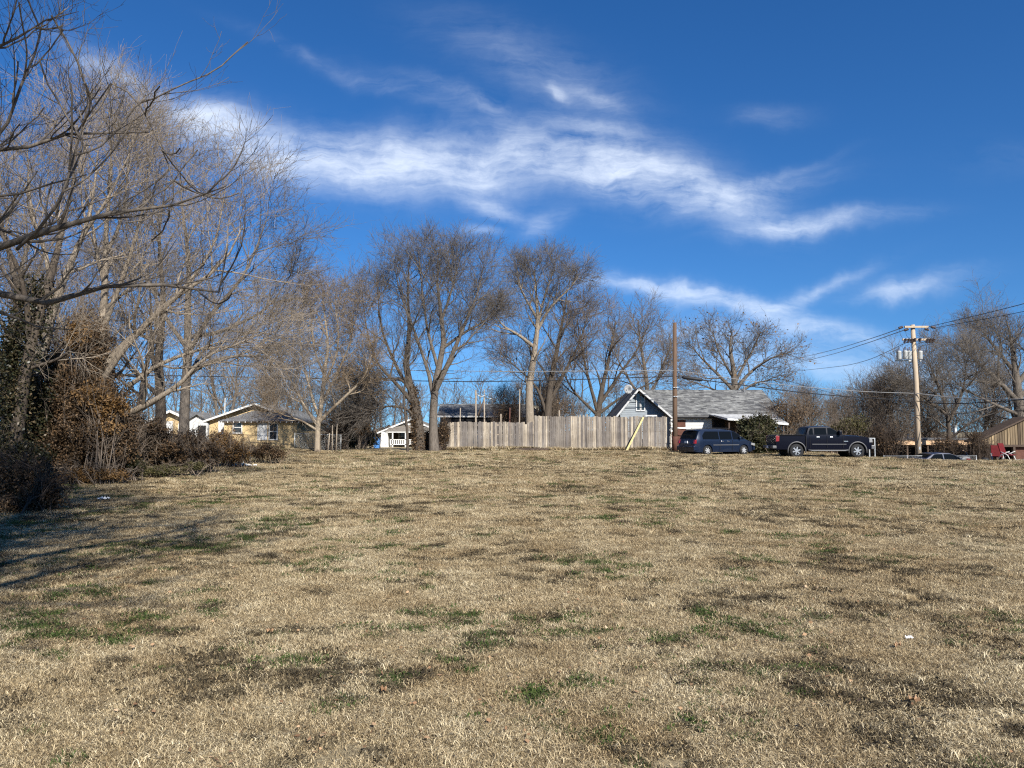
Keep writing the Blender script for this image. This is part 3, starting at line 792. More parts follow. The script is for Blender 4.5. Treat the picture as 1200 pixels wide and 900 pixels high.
t, last, base = explicit_tree('vine_clad_tree', 'dark vine clad tree grown close against the stout pale trunk', [
    [(492, 526, 54.6, .42), (490, 495, 54.6, .36), (484, 460, 54.6, .30), (476, 425, 54.7, .22), (480, 380, 54.8, .15), (478, 330, 55, .08), (480, 285, 55, .02)],
    [(487, 475, 54.6, .17), (468, 450, 54.3, .13), (440, 415, 54, .08), (428, 370, 54, .04), (424, 330, 54, .02)],
    [(484, 460, 54.6, .15), (463, 420, 54.6, .11), (447, 375, 54.6, .07), (440, 310, 54.7, .02)],
    [(490, 490, 54.6, .12), (470, 474, 54.2, .08), (440, 476, 54, .05), (415, 485, 54, .02)],
    [(486, 470, 54.6, .12), (470, 440, 54.2, .09), (435, 440, 54, .05), (414, 420, 54, .02)]],
    110, 'bark_dark', 'twig_grey', m_limb=8, limb_len=2.7, tw=.011, m2=8, m3=6, m4=5, m5=4, extra_up=.05)
r = np.random.default_rng(8)
q = []
for k in range(5200):
    py = 527 - 75 * r.random() ** 1.2; px = 491 - (527 - py) * .1; d = r.normal(size=3); d /= np.linalg.norm(d)
    q.append(at(px, py, 54.6) - base + d * (.55 - .003 * (527 - py)) * r.random() ** .35)
leaf_mesh('vines', np.array(q), .13, M['leaf_brown'], r, parent=t)
explicit_tree('slender_tree', 'thin dark young tree standing before the small white house', [
    [(478, 527, 50, .10), (477, 500, 50, .085), (474, 470, 50, .06), (476, 430, 50, .04), (473, 400, 50, .015)]],
    111, 'bark_dark', 'twig_grey', m_limb=8, limb_len=1.6, tw=.009, m2=5, m3=5, m4=3, m5=0)
explicit_tree('pecan_tree', 'tall bare tree with bright trunk rising behind the taller fence boards', [
    [(622, 526, 62, .42), (621, 490, 62, .36), (620, 450, 62, .30), (626, 410, 62, .24), (630, 370, 62, .17), (628, 325, 62, .07), (626, 298, 62, .02)],
    [(627, 400, 62, .16), (608, 384, 61.6, .12), (590, 372, 61.5, .07), (575, 350, 61.5, .02)],
    [(629, 380, 62, .14), (645, 350, 62, .10), (668, 325, 62, .05), (680, 308, 62, .02)],
    [(630, 365, 62, .13), (612, 330, 62, .08), (605, 300, 62, .02)],
    [(629, 375, 62, .12), (640, 330, 62, .07), (650, 298, 62, .02)]],
    112, 'bark_pale', 'twig_grey', m_limb=7, limb_len=2.6, tw=.012, m2=9, m3=6, m4=5, m5=3, extra_up=.04)
explicit_tree('reddish_tree', 'reddish brown tree tangled with vines right of the bright trunk behind the fence', [
    [(640, 526, 63, .38), (642, 480, 63, .32), (646, 440, 63, .24), (654, 395, 63, .16), (662, 350, 63, .07), (664, 325, 63, .02)],
    [(644, 470, 63, .18), (662, 430, 63, .13), (680, 390, 63, .07), (690, 350, 63, .02)],
    [(642, 490, 63, .16), (628, 450, 63, .10), (600, 420, 63, .05), (585, 405, 63, .02)]],
    113, 'bark_dark', 'twig_brown', m_limb=9, limb_len=2.8, tw=.013, m2=9, m3=7, m4=5, m5=3)
for i, (nm, lab, st, bk, tw_) in enumerate((
    ('vase_tree', 'vase shaped bare tree just left of the grey gable', [
        [(698, 526, 66, .34), (700, 490, 66, .30), (706, 450, 66, .2), (714, 410, 66, .12), (722, 365, 66, .03)],
        [(700, 480, 66, .17), (690, 440, 66, .12), (682, 400, 66, .07), (676, 362, 66, .02)],
        [(701, 475, 66, .16), (722, 440, 66, .12), (745, 405, 66, .07), (760, 372, 66, .02)],
        [(700, 485, 66, .14), (732, 460, 66, .09), (770, 440, 66, .05), (790, 415, 66, .02)],
        [(700, 485, 66, .15), (672, 455, 66, .09), (655, 420, 66, .03)]], 'bark_dark', 'twig_brown'),
    ('arching_tree', 'arching bare tree between the gable roof and the brown pole', [
        [(762, 520, 74, .32), (760, 480, 74, .27), (758, 440, 74, .2), (752, 400, 74, .12), (748, 362, 74, .03)],
        [(760, 465, 74, .15), (775, 430, 74, .11), (788, 395, 74, .04)],
        [(760, 475, 74, .15), (740, 445, 74, .11), (724, 415, 74, .06), (716, 385, 74, .02)]], 'bark_grey', 'twig_grey'))):
    explicit_tree(nm, lab, st, 114 + i, bk, tw_, m_limb=8, limb_len=2.9, tw=.013, m2=8, m3=6, m4=5, m5=2)
t, last, base = explicit_tree('oak_tree', 'round crowned bare tree with a few clinging leaves behind the shingled roof', [
    [(862, 500, 78, .42), (861, 458, 78, .36), (860, 430, 78, .27), (856, 400, 78, .15), (858, 378, 78, .03)],
    [(861, 455, 78, .2), (880, 430, 78, .15), (905, 412, 78, .08), (928, 405, 78, .03)],
    [(861, 455, 78, .2), (840, 432, 78, .14), (820, 410, 78, .08), (806, 392, 78, .03)],
    [(861, 445, 78, .17), (878, 410, 78, .11), (892, 380, 78, .03)],
    [(861, 460, 78, .15), (885, 445, 78, .10), (915, 440, 78, .03)],
    [(860, 440, 78, .15), (842, 405, 78, .09), (834, 378, 78, .03)],
    [(861, 465, 78, .14), (835, 452, 78, .09), (805, 440, 78, .03)]],
    120, 'bark_grey', 'twig_grey', m_limb=8, limb_len=2.7, tw=.015, m2=7, m3=6, m4=4, m5=2)
leaves_on(t, last, 700, .22, M['leaf_rust'], np.random.default_rng(2))

# ---- right hand trees
t, last, base = explicit_tree('big_oak', 'largest bare tree at the right edge, spreading above the board sided barn', [
    [(1196, 545, 62, .50), (1196, 500, 62, .42), (1194, 465, 62, .36), (1190, 430, 62, .26), (1186, 395, 62, .14), (1180, 362, 62, .03)],
    [(1195, 470, 62, .24), (1170, 440, 61.6, .17), (1145, 415, 61.5, .10), (1122, 392, 61.5, .03)],
    [(1192, 445, 62, .2), (1212, 410, 62, .14), (1225, 375, 62, .05), (1228, 350, 62, .02)],
    [(1195, 460, 62, .2), (1225, 435, 62, .14), (1260, 410, 62, .05)],
    [(1190, 430, 62, .17), (1165, 395, 62.3, .11), (1148, 370, 62.5, .03)],
    [(1196, 485, 62, .17), (1165, 470, 61.5, .11), (1130, 450, 61.5, .05), (1108, 430, 61.5, .02)]],
    121, 'bark_grey', 'twig_grey', sq=0.9, m_limb=9, limb_len=3.0, tw=.012, m2=9, m3=6, m4=5, m5=3)
leaves_on(t, last, 260, .13, M['leaf_rust'], np.random.default_rng(4))
explicit_tree('forked_tree', 'dark forked tree between the long low shed and the barn', [
    [(1113, 545, 58, .19), (1112, 515, 58, .17), (1110, 485, 58, .14), (1102, 455, 58, .12), (1090, 425, 58, .05), (1084, 412, 58, .02)],
    [(1111, 495, 58, .16), (1125, 465, 58, .11), (1132, 435, 58, .05), (1130, 412, 58, .02)],
    [(1110, 485, 58, .13), (1088, 468, 58, .09), (1068, 450, 58, .04), (1058, 440, 58, .02)]],
    122, 'bark_dark', 'twig_grey', m_limb=9, limb_len=2.6, tw=.012, m2=9, m3=6, m4=5, m5=3)
tv, cv, last, r = tree_meshes(203, 7.0, 3.1, .08, 9, .12, 42, .10, tw=.012, m2=8, m3=6, m4=5, m5=2, stems=3)
TC = plant('brown_tree', 'many stemmed brown tree beside the truck bonnet and the grey gate frame', G(1032, 60), tv, cv, 'bark_dark', 'twig_brown', .4)
for px, Y_, sc, rz, lab in ((1012, 66, 1.0, 1.4, 'brown twiggy tree rising behind the pickup cab'), (948, 72, .98, 2.9, 'small round bare tree left of the twiggy trees behind the truck'),
                            (1092, 72, 1.05, 4.0, 'bare tree right of the pale utility pole'), 
                            (1150, 70, 1.2, .9, 'bare tree above the sloping barn roof'), (985, 84, 1.0, 2.2, 'far bare tree between the round tree and the twiggy tree'),
                            (652, 72, .9, 3.3, 'twiggy tree low behind the middle of the tall fence'), (598, 70, .75, 5.6, 'small twiggy tree above the step in the fence'),
                            (405, 57, .8, .2, 'twiggy sapling clump right of the fan shaped tree'), (425, 64, .9, 2.0, 'brown clump of stems left of the small white house')):
    dup(TC, G(px, Y_), rz, lab, sc=sc)

# ---- far wood closing the horizon (one mass)
r = np.random.default_rng(77)
tvs = []
srcs = []
for sd2 in (301, 302, 303):
    tv, cv, last, _ = tree_meshes(sd2, 9, 3.6, .12, 9, .2, 44, .08, tw=.022, m2=6, m3=5, m4=4, m5=0)
    srcs.append(merge([tv, cv]))
parts = []
for k in range(150):
    Yf = 98 + 60 * r.random() ** 1.3; px = -120 + 1450 * r.random()
    v, f = srcs[k % 3]; a_ = r.random() * 6.283; s_ = (.62 + .45 * r.random()) * (1 + .25 * (px < 350))
    Rm = np.array([[cos(a_), -sin(a_), 0], [sin(a_), cos(a_), 0], [0, 0, 1]])
    x_ = (px - 600) / 900 * Yf
    parts.append((v @ Rm.T * s_ + np.array([x_, Yf, h(x_, Yf)]), f))
v, f = merge(parts)
fw = np_mesh('far_wood', v, f, M['twig_grey'])
tag(fw, 'distant leafless wood closing the horizon behind the houses', 'wood', kind='stuff')
# under-storey of that wood
q = []
for k in range(60000):
    Yf = 100 + 50 * r.random(); px = -150 + 1500 * r.random(); x_ = (px - 600) / 900 * Yf
    q.append((x_, Yf, h(x_, Yf) + 4.6 * r.random() ** 1.6 * (.6 + .4 * sin(px * .06) * sin(px * .023 + 2))))
us = leaf_mesh('far_brush', np.array(q), .55, M['leaf_brown'], r, var=.6, asp=.25)
tag(us, 'distant brown brush under the leafless wood', 'brush', kind='stuff')


# ------------------------------------------------------------------ bushes, vines, brush
def bush(name, label, lobes, n, size, mt, seed, stems=30, stem_mat='twig_brown', cat='bush', group=None, hollow=.55, out=0):
    """lobes: (x, y, z, rx, ry, rz) world; a real crown of leaf-sized faces on twigs"""
    r = np.random.default_rng(seed)
    x0 = np.mean([l[0] for l in lobes]); y0 = np.mean([l[1] for l in lobes]); base = np.array((x0, y0, h(x0, y0)))
    t = thing(name, label, cat, tuple(base), 0, group)
    w = np.array([l[3] * l[4] * l[5] for l in lobes]) ** .75; w /= w.sum()
    k = r.choice(len(lobes), n, p=w); Lb = np.array(lobes)[k]
    d = nrm(r.normal(size=(n, 3))); rad = (hollow + (1.08 - hollow) * r.random(n)) * (.86 + .2 * np.sin(d[:, 0] * 6 + k) * np.cos(d[:, 2] * 7 + k * 2))
    P = Lb[:, :3] + d * rad[:, None] * Lb[:, 3:6]
    nz = fbm(P[:, 0] + P[:, 2] * .7, P[:, 1] + P[:, 2] * .9, 1.4, seed)
    P = P[nz > .36]
    gz_ = H(P[:, 0], P[:, 1]); P = P[P[:, 2] > gz_ + .02]
    leaf_mesh('foliage', P - base, size, M[mt], r, parent=t)
    # stems fan from the ground into the lobes
    ps = []; rs = []
    for i in range(stems):
        l = lobes[r.integers(len(lobes))]
        gx_ = l[0] + r.normal() * l[3] * .4; gy_ = l[1] + r.normal() * l[4] * .4; g0 = np.array((gx_, gy_, h(gx_, gy_) - .05))
        d = nrm(r.normal(size=3)); d[2] = abs(d[2]) + .15; e = np.array(l[:3]) + d * np.array(l[3:6]) * (1.0 + out * r.random()); mid = (g0 + e) / 2 + r.normal(size=3) * .12 * l[3]; mid[2] += .15
        p, q_ = resample([g0 - base, mid - base, e - base], [.022, .014, .005], 8); ps.append(p); rs.append(q_)
    P1 = np.array(ps); R1 = np.array(rs)
    P2, R2 = spawn(P1, R1, 6, .3, 1, 38, 12, plen(P1) * .35, 4, .2, .05, r, .6, .005)
    P3, R3 = spawn(P2, R2, 4, .2, 1, 38, 12, plen(P2) * .5, 3, .2, .05, r, .6, .004)
    v, f = merge([tubes(P1, R1, 5), tubes(P2, R2, 3), tubes(P3, R3, 3)])
    np_mesh('stems', v, f, M[stem_mat], t)
    return t


def W_(px, py, Y, dz=0):
    p = at(px, py, Y); return (p[0], p[1], p[2])


def lobe(px, py, Y, rpx, rpy, ry=None):
    p = at(px, py, Y); s_ = Y / 900
    return (p[0], p[1], p[2], rpx * s_, ry if ry else rpx * s_, rpy * s_)


bush('dark_bush', 'round dark rust tinged bush nearest the camera at the left edge', [lobe(22, 568, 16, 48, 34), lobe(55, 578, 15.6, 26, 22), lobe(-30, 565, 16.2, 44, 42), lobe(30, 590, 15.4, 34, 14)],
     16000, .055, 'leaf_brown', 401, 70, 'twig_dark', hollow=.35)
t = bush('vine_mass', 'tall heap of dry brown vines smothering a tree at the left', [lobe(112, 425, 25, 26, 50), lobe(90, 470, 24.5, 42, 52), lobe(125, 480, 24.3, 36, 42), lobe(85, 525, 24, 50, 36), lobe(132, 525, 24, 30, 34), lobe(60, 500, 25, 26, 52), lobe(100, 390, 25.5, 20, 34), lobe(78, 430, 25.2, 22, 40), lobe(142, 505, 24.6, 20, 36), lobe(105, 500, 23.8, 44, 50)],
         90000, .075, 'leaf_brown', 402, 60, 'twig_brown', hollow=.3, out=.25)
bush('rust_vine', 'rust coloured leafy vine patch on the front of the tall vine heap', [lobe(112, 462, 23.2, 26, 20, .5), lobe(128, 475, 23.2, 26, 18, .5), lobe(90, 392, 24, 14, 22, .5), lobe(125, 500, 23.3, 20, 14, .4)],
     9000, .085, 'leaf_rust', 403, 20, hollow=.2)
bush('ivy_patch', 'dark green ivy draped low between the tall vine heap and the brush', [lobe(152, 535, 24.5, 13, 22), lobe(158, 545, 24.5, 14, 10)], 6000, .07, 'leaf_ivy', 404, 8, hollow=.2)
bush('left_ivy', 'dark green ivy thicket behind the dark bush at the left edge', [lobe(42, 480, 23.5, 22, 60), lobe(8, 450, 23.5, 26, 60), lobe(20, 540, 21, 40, 24), lobe(62, 440, 24.5, 14, 34)], 22000, .085, 'leaf_ivy', 405, 14, hollow=.3)
BR = [('brush', 'tall brown brush filling the gap between the vine heap and the slim dark trunk', [lobe(160, 515, 27.5, 20, 30), lobe(148, 525, 26.5, 20, 28)], 'leaf_brown'),
      ('brush', 'tangled brown brush behind the row, below the cream house', [lobe(200, 522, 35, 24, 14), lobe(235, 524, 36, 16, 10)], 'leaf_brown'),
      ('brush', 'low brown leafy brush under the slim dark trunk', [lobe(176, 520, 28, 26, 30), lobe(200, 534, 27.5, 20, 20)], 'leaf_brown'),
      ('brush', 'brown brush tangle beneath the big grey tree', [lobe(222, 524, 31, 24, 22), lobe(240, 532, 30, 22, 16)], 'leaf_brown'),
      ('brush', 'reddish brush clump reaching the yellow house window', [lobe(262, 522, 34, 24, 21), lobe(278, 530, 33.5, 18, 14)], 'leaf_rust'),
      ('brush', 'thin grey brush at the right end of the row of brush', [lobe(306, 528, 38, 26, 10), lobe(325, 532, 38, 14, 7)], 'leaf_brown'),
      ('brush', 'olive low weeds along the foot of the brush', [lobe(188, 551, 26.5, 30, 7), lobe(225, 546, 28, 24, 6)], 'leaf_olive'),
      ('brush', 'dead leafy weeds at the foot of the tall vine heap', [lobe(96, 556, 23, 36, 10), lobe(130, 556, 23, 24, 8)], 'leaf_rust')]
for i, (nm, lab, lb, mt_) in enumerate(BR):
    bush(nm, lab, lb, [18000, 9000, 20000, 18000, 14000, 6000, 7000, 6000][i], .075 if i < 6 else .05, mt_, 420 + i, [60, 60, 50, 45, 40, 26, 20, 30][i], 'twig_tan' if i == 5 else 'twig_brown', hollow=.25, out=.45, group='brush along the left side of the lot')
bush('cedar_bush', 'dark olive evergreen shrub between the minivan and the pickup', [lobe(884, 515, 54, 22, 19), lobe(893, 498, 55, 18, 15), lobe(905, 520, 54.5, 16, 14), lobe(875, 500, 56, 12, 12)], 16000, .16, 'leaf_ever', 430, 30, hollow=.3)
bush('brown_shrub', 'leafless brown shrub behind the pickup bed', [lobe(925, 490, 58, 22, 22), lobe(945, 480, 60, 20, 18), lobe(915, 475, 60, 14, 16)], 4500, .13, 'leaf_brown', 431, 90, hollow=.2, out=.4)
bush('olive_shrub', 'yellowish green shrub behind the pickup bonnet', [lobe(1000, 500, 58, 22, 16), lobe(985, 506, 58, 16, 12)], 6000, .13, 'leaf_olive', 432, 60, hollow=.2, out=.4)
bush('dark_evergreen', 'blackish evergreen beside the blue bin and small white house', [lobe(418, 505, 66, 20, 18), lobe(405, 515, 64, 18, 12), lobe(432, 515, 66, 14, 10), lobe(408, 492, 66, 14, 16)], 14000, .17, 'leaf_ivy', 433, 20, hollow=.3)
bush('rust_shrub', 'rust leaved shrub just left of the small white house', [lobe(425, 503, 62, 10, 8)], 1500, .15, 'leaf_rust', 434, 20, hollow=.2)
bush('dark_brush', 'dark brush tangle right of the small forked saplings on the fence line', [lobe(396, 505, 56, 14, 22), lobe(388, 516, 55, 12, 12)], 4000, .12, 'leaf_brown', 435, 160, 'twig_dark', hollow=.2, out=.6)
bush('fence_brush', 'dark brush against the left end of the board fence', [lobe(519, 508, 55.5, 9, 18), lobe(500, 515, 55, 8, 12)], 4500, .12, 'leaf_brown', 436, 50, 'twig_dark', hollow=.2, out=.3)
bush('red_shrub', 'reddish thicket showing above the tall fence left of the vase shaped tree', [lobe(660, 478, 66, 34, 20), lobe(640, 470, 66, 16, 22)], 1600, .12, 'leaf_brown', 437, 130, 'twig_brown', hollow=.2, out=.5)
bush('back_thicket', 'dark thicket showing above the short fence', [lobe(592, 485, 66, 16, 16), lobe(605, 482, 67, 12, 14)], 900, .12, 'leaf_brown', 438, 60, 'twig_dark', hollow=.2, out=.5)
bush('shed_brush', 'dark leafless brush in front of the long low shed', [lobe(1040, 520, 56, 14, 16), lobe(1030, 510, 57, 10, 14)], 3500, .12, 'leaf_brown', 439, 110, 'twig_dark', hollow=.2, out=.5)

bush('shed_brush', 'leafless dark brush tangle right of the pale pole before the low shed', [lobe(1104, 522, 55, 12, 12), lobe(1118, 524, 55, 10, 10)], 2200, .12, 'leaf_brown', 440, 60, 'twig_dark', hollow=.2, out=.6)
bush('shed_brush', 'leafless dark brush tangle at the left post of the barn', [lobe(1143, 518, 54, 9, 16), lobe(1152, 524, 54, 8, 10)], 1600, .12, 'leaf_brown', 441, 60, 'twig_dark', hollow=.2, out=.7)


# ================================================================== buildings, fences, poles, wires
M['yellow_brick'] = mat('yellow_stone', (.62, .47, .25), .9, .2, vscale=3.5, col2=(.42, .30, .16), bump=.4, bscale=12)
M['cream'] = mat('cream_siding', (.62, .56, .42), .8, .2, var=.15, vscale=2)
M['white_paint'] = mat('white_paint', (.60, .59, .56), .6, .3, var=.08, vscale=3)
M['white_siding'] = mat('white_siding', (.54, .54, .52), .7, .3, var=.1, vscale=2)
M['pale_grey'] = mat('pale_grey_enamel', (.42, .42, .41), .6, .3, var=.3, vscale=5)
M['blue_siding'] = mat('blue_grey_siding', (.22, .245, .265), .7, .3, var=.1, vscale=2)
M['shingle'] = mat('grey_shingles', (.20, .20, .19), .95, .15, vscale=2.2, col2=(.075, .076, .073), bump=.8, bscale=20, island=.45)  # wide strip-to-strip tone spread paints tree-shadow mottling into the shingles
M['shingle_dark'] = mat('dark_shingles', (.15, .15, .15), .95, .15, vscale=5, col2=(.10, .10, .105), bump=.6, bscale=26, island=.15)
M['shingle_brown'] = mat('brown_shingles', (.20, .18, .15), .95, .15, vscale=5, col2=(.13, .115, .10), bump=.5, bscale=26)
M['glass'] = mat('window_glass', (.03, .035, .04), .08, .6)
M['blind'] = mat('window_blind', (.62, .62, .6), .7, .2)
M['dark_in'] = mat('dark_interior', (.02, .02, .022), .9, .1)  # plain dark parts, and painted shade inside shed and barn and under an eave
M['dark_wood'] = mat('dark_timber', (.07, .05, .038), .85, .2, var=.3)
M['brown_paint'] = mat('brown_panel', (.10, .045, .032), .8, .2, var=.25, vscale=4)
M['conc'] = mat('concrete', (.40, .37, .31), .9, .2, var=.15, vscale=4, bump=.2)
M['galv'] = mat('galvanised_steel', (.34, .35, .35), .45, .5, metal=.6, var=.15)
M['wire_black'] = mat('black_cable', (.02, .02, .022), .6, .3)
M['wire_grey'] = mat('grey_cable', (.22, .22, .22), .5, .4)


def fence_wood():
    m = bpy.data.materials.new('weathered_boards'); m.use_nodes = True
    t = m.node_tree; t.nodes.clear(); b = NB(t)
    g = b.n('ShaderNodeTexCoord'); gi = b.n('ShaderNodeNewGeometry')
    off = b.n('ShaderNodeCombineXYZ', i_0=b.m('MULTIPLY', gi.outputs['Random Per Island'], 40.))
    ad = b.n('ShaderNodeVectorMath', operation='ADD'); b.set(ad, 0, g.outputs['Object']); b.set(ad, 1, off.outputs[0])
    mp = b.n('ShaderNodeMapping'); b.set(mp, 'Vector', ad.outputs[0]); mp.inputs['Scale'].default_value = (16, 16, 1.1)
    n1 = b.noise(mp.outputs[0], 1.4, 7, .7, .4)
    c = b.mix(b.ramp(n1, [(.3, 0.), (.7, 1.)]), (.36, .325, .28), (.15, .13, .112))
    k = b.ramp(gi.outputs['Random Per Island'], [(0, (.5, .5, .54)), (.35, (.75, .74, .74)), (.75, (1.0, .97, .93)), (.86, (1.25, 1.2, 1.1)), (1, (1.75, 1.68, 1.5))])
    c = b.mix(1, c, k, 'MULTIPLY')
    st = b.noise(g.outputs['Object'], .55, 5, .7); c = b.mix(b.ramp(st, [(.42, 0.), (.62, .7)]), c, b.mix(1, c, (.62, .60, .58), 'MULTIPLY'))
    zz = b.n('ShaderNodeSeparateXYZ'); b.set(zz, 0, g.outputs['Object'])
    c = b.mix(b.ramp(b.m('ADD', b.m('MULTIPLY', n1, .5), zz.outputs[2]), [(.28, .45), (.62, 0.)]), c, (.34, .27, .15))
    p = b.n('ShaderNodeBsdfPrincipled'); p.inputs['Roughness'].default_value = .9; p.inputs['Specular IOR Level'].default_value = .15; b.set(p, 'Base Color', c)
    bp = b.n('ShaderNodeBump'); bp.inputs['Strength'].default_value = .5; bp.inputs['Distance'].default_value = .01; b.set(bp, 'Height', n1); b.set(p, 'Normal', bp.outputs[0])
    o = b.n('ShaderNodeOutputMaterial'); b.set(o, 0, p.outputs[0]); return m


M['board'] = fence_wood()
M['post_wood'] = mat('post_wood', (.36, .30, .23), .9, .15, stretch=(8, 8, .6), vscale=2, col2=(.18, .15, .12))
M['lumber'] = mat('yellowish_lumber', (.52, .46, .22), .8, .2, stretch=(3, 3, 3), vscale=2, col2=(.36, .31, .15))


def board_fence(name, label, x0, x1, Y, hts, seed, posts, rail_side=1):
    r = np.random.default_rng(seed); t = thing(name, label, 'fence', (x0, Y, h(x0, Y)))
    z0 = h(x0, Y); mb = MB(); x = x0
    while x < x1 - .05:
        w = .14 * (.93 + .14 * r.random()); f = (x - x0) / (x1 - x0); top = hts(f) + r.normal() * .03 - (.12 if r.random() < .03 else 0); yo = r.normal() * .012
        g0 = h(x, Y) - z0 - .02 + .04 * r.random(); lean = r.normal() * .014
        xa, xb = x - x0, x - x0 + w - .006 - .022 * (r.random() < .18)
        mb.add([(xa, yo, g0), (xb, yo, g0), (xb, yo + .02, g0), (xa, yo + .02, g0), (xa + lean, yo, top), (xb + lean, yo, top), (xb + lean, yo + .02, top), (xa + lean, yo + .02, top)],
               [(0, 3, 2, 1), (4, 5, 6, 7), (0, 1, 5, 4), (1, 2, 6, 5), (2, 3, 7, 6), (3, 0, 4, 7)])
        x += w
    mb.build('board_panel', M['board'], t)
    for zf in (.2, .55, .88):
        m_ = MB(); m_.box(0, x1 - x0, .032, .07, hts(.5) * zf, hts(.5) * zf + .09); m_.build('rail', M['post_wood'], t)
    for px, top, side in posts:
        xx = (px - 600) / 900 * Y - x0; y_ = .075 if side else -.05
        m_ = MB(); m_.box(xx - .05, xx + .05, y_, y_ + (.1 if side else .04), -.1, top); m_.build('post', M['post_wood'], t, bevel=.006)
    return t


XF = lambda px, Y: (px - 600) / 900 * Y
board_fence('board_fence', 'lower weathered board fence with uneven pale grey boards on the left', XF(523.5, 56), XF(626, 56), 56, lambda f: 2.02 + .10 * min(1, f * 12) - .05 * f, 5,
            [(528, 2.1, 1), (557.5, 2.75, 1), (587, 2.7, 1), (600, 2.0, 1), (536, 2.1, 0)])
board_fence('board_fence', 'taller weathered board fence section beside the brown pole', XF(626, 56) + .01, XF(785, 56), 55.9, lambda f: 2.52 - .06 * f, 6,
            [(627, 2.5, 1), (655.5, 2.95, 1), (680, 2.62, 1), (688, 2.66, 1), (720, 2.5, 1), (750, 2.5, 1), (784, 2.45, 1)])
m_ = MB(); p0 = Vector(at(734, 526.5, 55.2)); p0.z = h(p0.x, p0.y); p1 = Vector(at(754, 489, 55.78)); m_.bar(p0 - p0, p1 - p0, .13, .045, (0, 1, 0))
tag(m_.build('lumber_plank', M['lumber']), 'yellowish plank leaning diagonally against the taller board fence', 'plank').location = p0
m_ = MB(); m_.box(-.42, .42, -.02, .10, 0, .10)
o = tag(m_.build('roof_scrap', M['white_paint'], bevel=.01), 'white scrap of trim lying on top of the taller fence above the leaning plank', 'trim'); p = at(763, 488, 55.95); o.location = (p[0], 55.9, h(XF(763, 55.9), 55.9) + 2.49)
m_ = MB(); m_.box(-1.25, 1.15, -.12, .12, 0, .2)
o = tag(m_.build('landscape_timber', M['dark_wood'], bevel=.02), 'dark old timber lying on the grass at the foot of the fence', 'timber'); o.location = (XF(624, 55.2), 55.2, h(XF(624, 55.2), 55.2)); o.rotation_euler = (0, 0, .03)
# ---- chain link fences


def chain_fence(label, xa, ya, xb, yb, hh, npost, seed):
    z0 = h(xa, ya); t = thing('chain_link_fence', label, 'fence', (xa, ya, z0)); d = Vector((xb - xa, yb - ya, 0)); Ln = d.length; d.normalize()
    for i in range(npost):
        q = d * (Ln * i / (npost - 1)); z_ = h(xa + q.x, ya + q.y) - z0
        m_ = MB(); m_.tube([(q.x, q.y, z_ - .1), (q.x, q.y, z_ + hh + .05)], .028, 8); m_.build('post', M['galv'], t, smooth=True)
    q = d * Ln; z_ = h(xb, yb) - z0
    m_ = MB(); m_.tube([(0, 0, hh), (q.x, q.y, z_ + hh)], .02, 8); m_.build('top_rail', M['galv'], t, smooth=True)
    ps = []; st = .085; n = int(Ln / st)
    for i in range(-int(hh / st), n + 1):
        for sgn in (1, -1):
            a = i * st if sgn > 0 else i * st + hh; b_ = a + sgn * hh
            za, zb = .03, hh - .01
            def cl(u, z, u2, z2):
                if u < 0: z = z + (z2 - z) * (0 - u) / (u2 - u); u = 0
                if u > Ln: z = z + (z2 - z) * (Ln - u) / (u2 - u); u = Ln
                return u, z
            if max(a, b_) <= 0 or min(a, b_) >= Ln: continue
            u1, z1 = cl(a, za, b_, zb); u2, z2 = cl(b_, zb, a, za)
            ps.append([(d.x * u1, d.y * u1, z1 + z_ * u1 / Ln), (d.x * u2, d.y * u2, z2 + z_ * u2 / Ln)])
    P = np.array(ps); v, f = tubes(P, np.full(P.shape[:2], .0022), 3); np_mesh('mesh_wire', v, f, M['galv'], t)
    return t


chain_fence('chain link fence running past the fan shaped tree on the left', XF(346, 54), 54, XF(400, 54), 54, 1.15, 3, 1)
chain_fence('chain link fence in the shade right of the grey gate frame', XF(1034, 52), 52, XF(1142, 52.5), 52.5, 1.2, 5, 2)
for i, (px, Y_, hh, lab) in enumerate(((390, 53.4, 1.9, 'short grey post left of the twin posts by the fan shaped tree'), (394.5, 53.6, 2.2, 'taller grey post of the twin posts by the fan shaped tree'), (385, 53.2, 1.3, 'stubby leaning stake nearest the fan shaped tree'))):
    m_ = MB(); m_.tube([(0, 0, -.1), (.03 * i, 0, hh * .6), (.05 * i, 0, hh)], [.05, .045, .04], 7)
    o = tag(m_.build('fence_stake', M['post_wood'], smooth=True), lab, 'post', 'stakes near the fan shaped tree'); o.location = G(px, Y_)


# ---- gable houses
def window(t, x, z, w, hgt, y, fr='white_paint', panes=2, blind=False, fw=.09, label=None):
    """window in a wall facing -y at local y"""
    f = MB(); x0, x1, z0, z1 = x - w / 2, x + w / 2, z - hgt / 2, z + hgt / 2
    f.box(x0 - fw, x0, y - .05, y - .002, z0 - fw, z1 + fw); f.box(x1, x1 + fw, y - .05, y - .002, z0 - fw, z1 + fw)
    f.box(x0, x1, y - .05, y - .002, z1, z1 + fw); f.box(x0, x1, y - .06, y - .002, z0 - fw, z0)
    f.box(x0, x1, y - .035, y - .002, z - .03, z + .03)
    fo = f.build('window', M[fr], t, label=label)
    g = MB(); g.box(x0, x1, y - .015, y - .004, z0, z - .03); g.box(x0, x1, y - .015, y - .004, z + .03, z1); g.build('pane', M['blind' if blind else 'glass'], fo)
    return fo


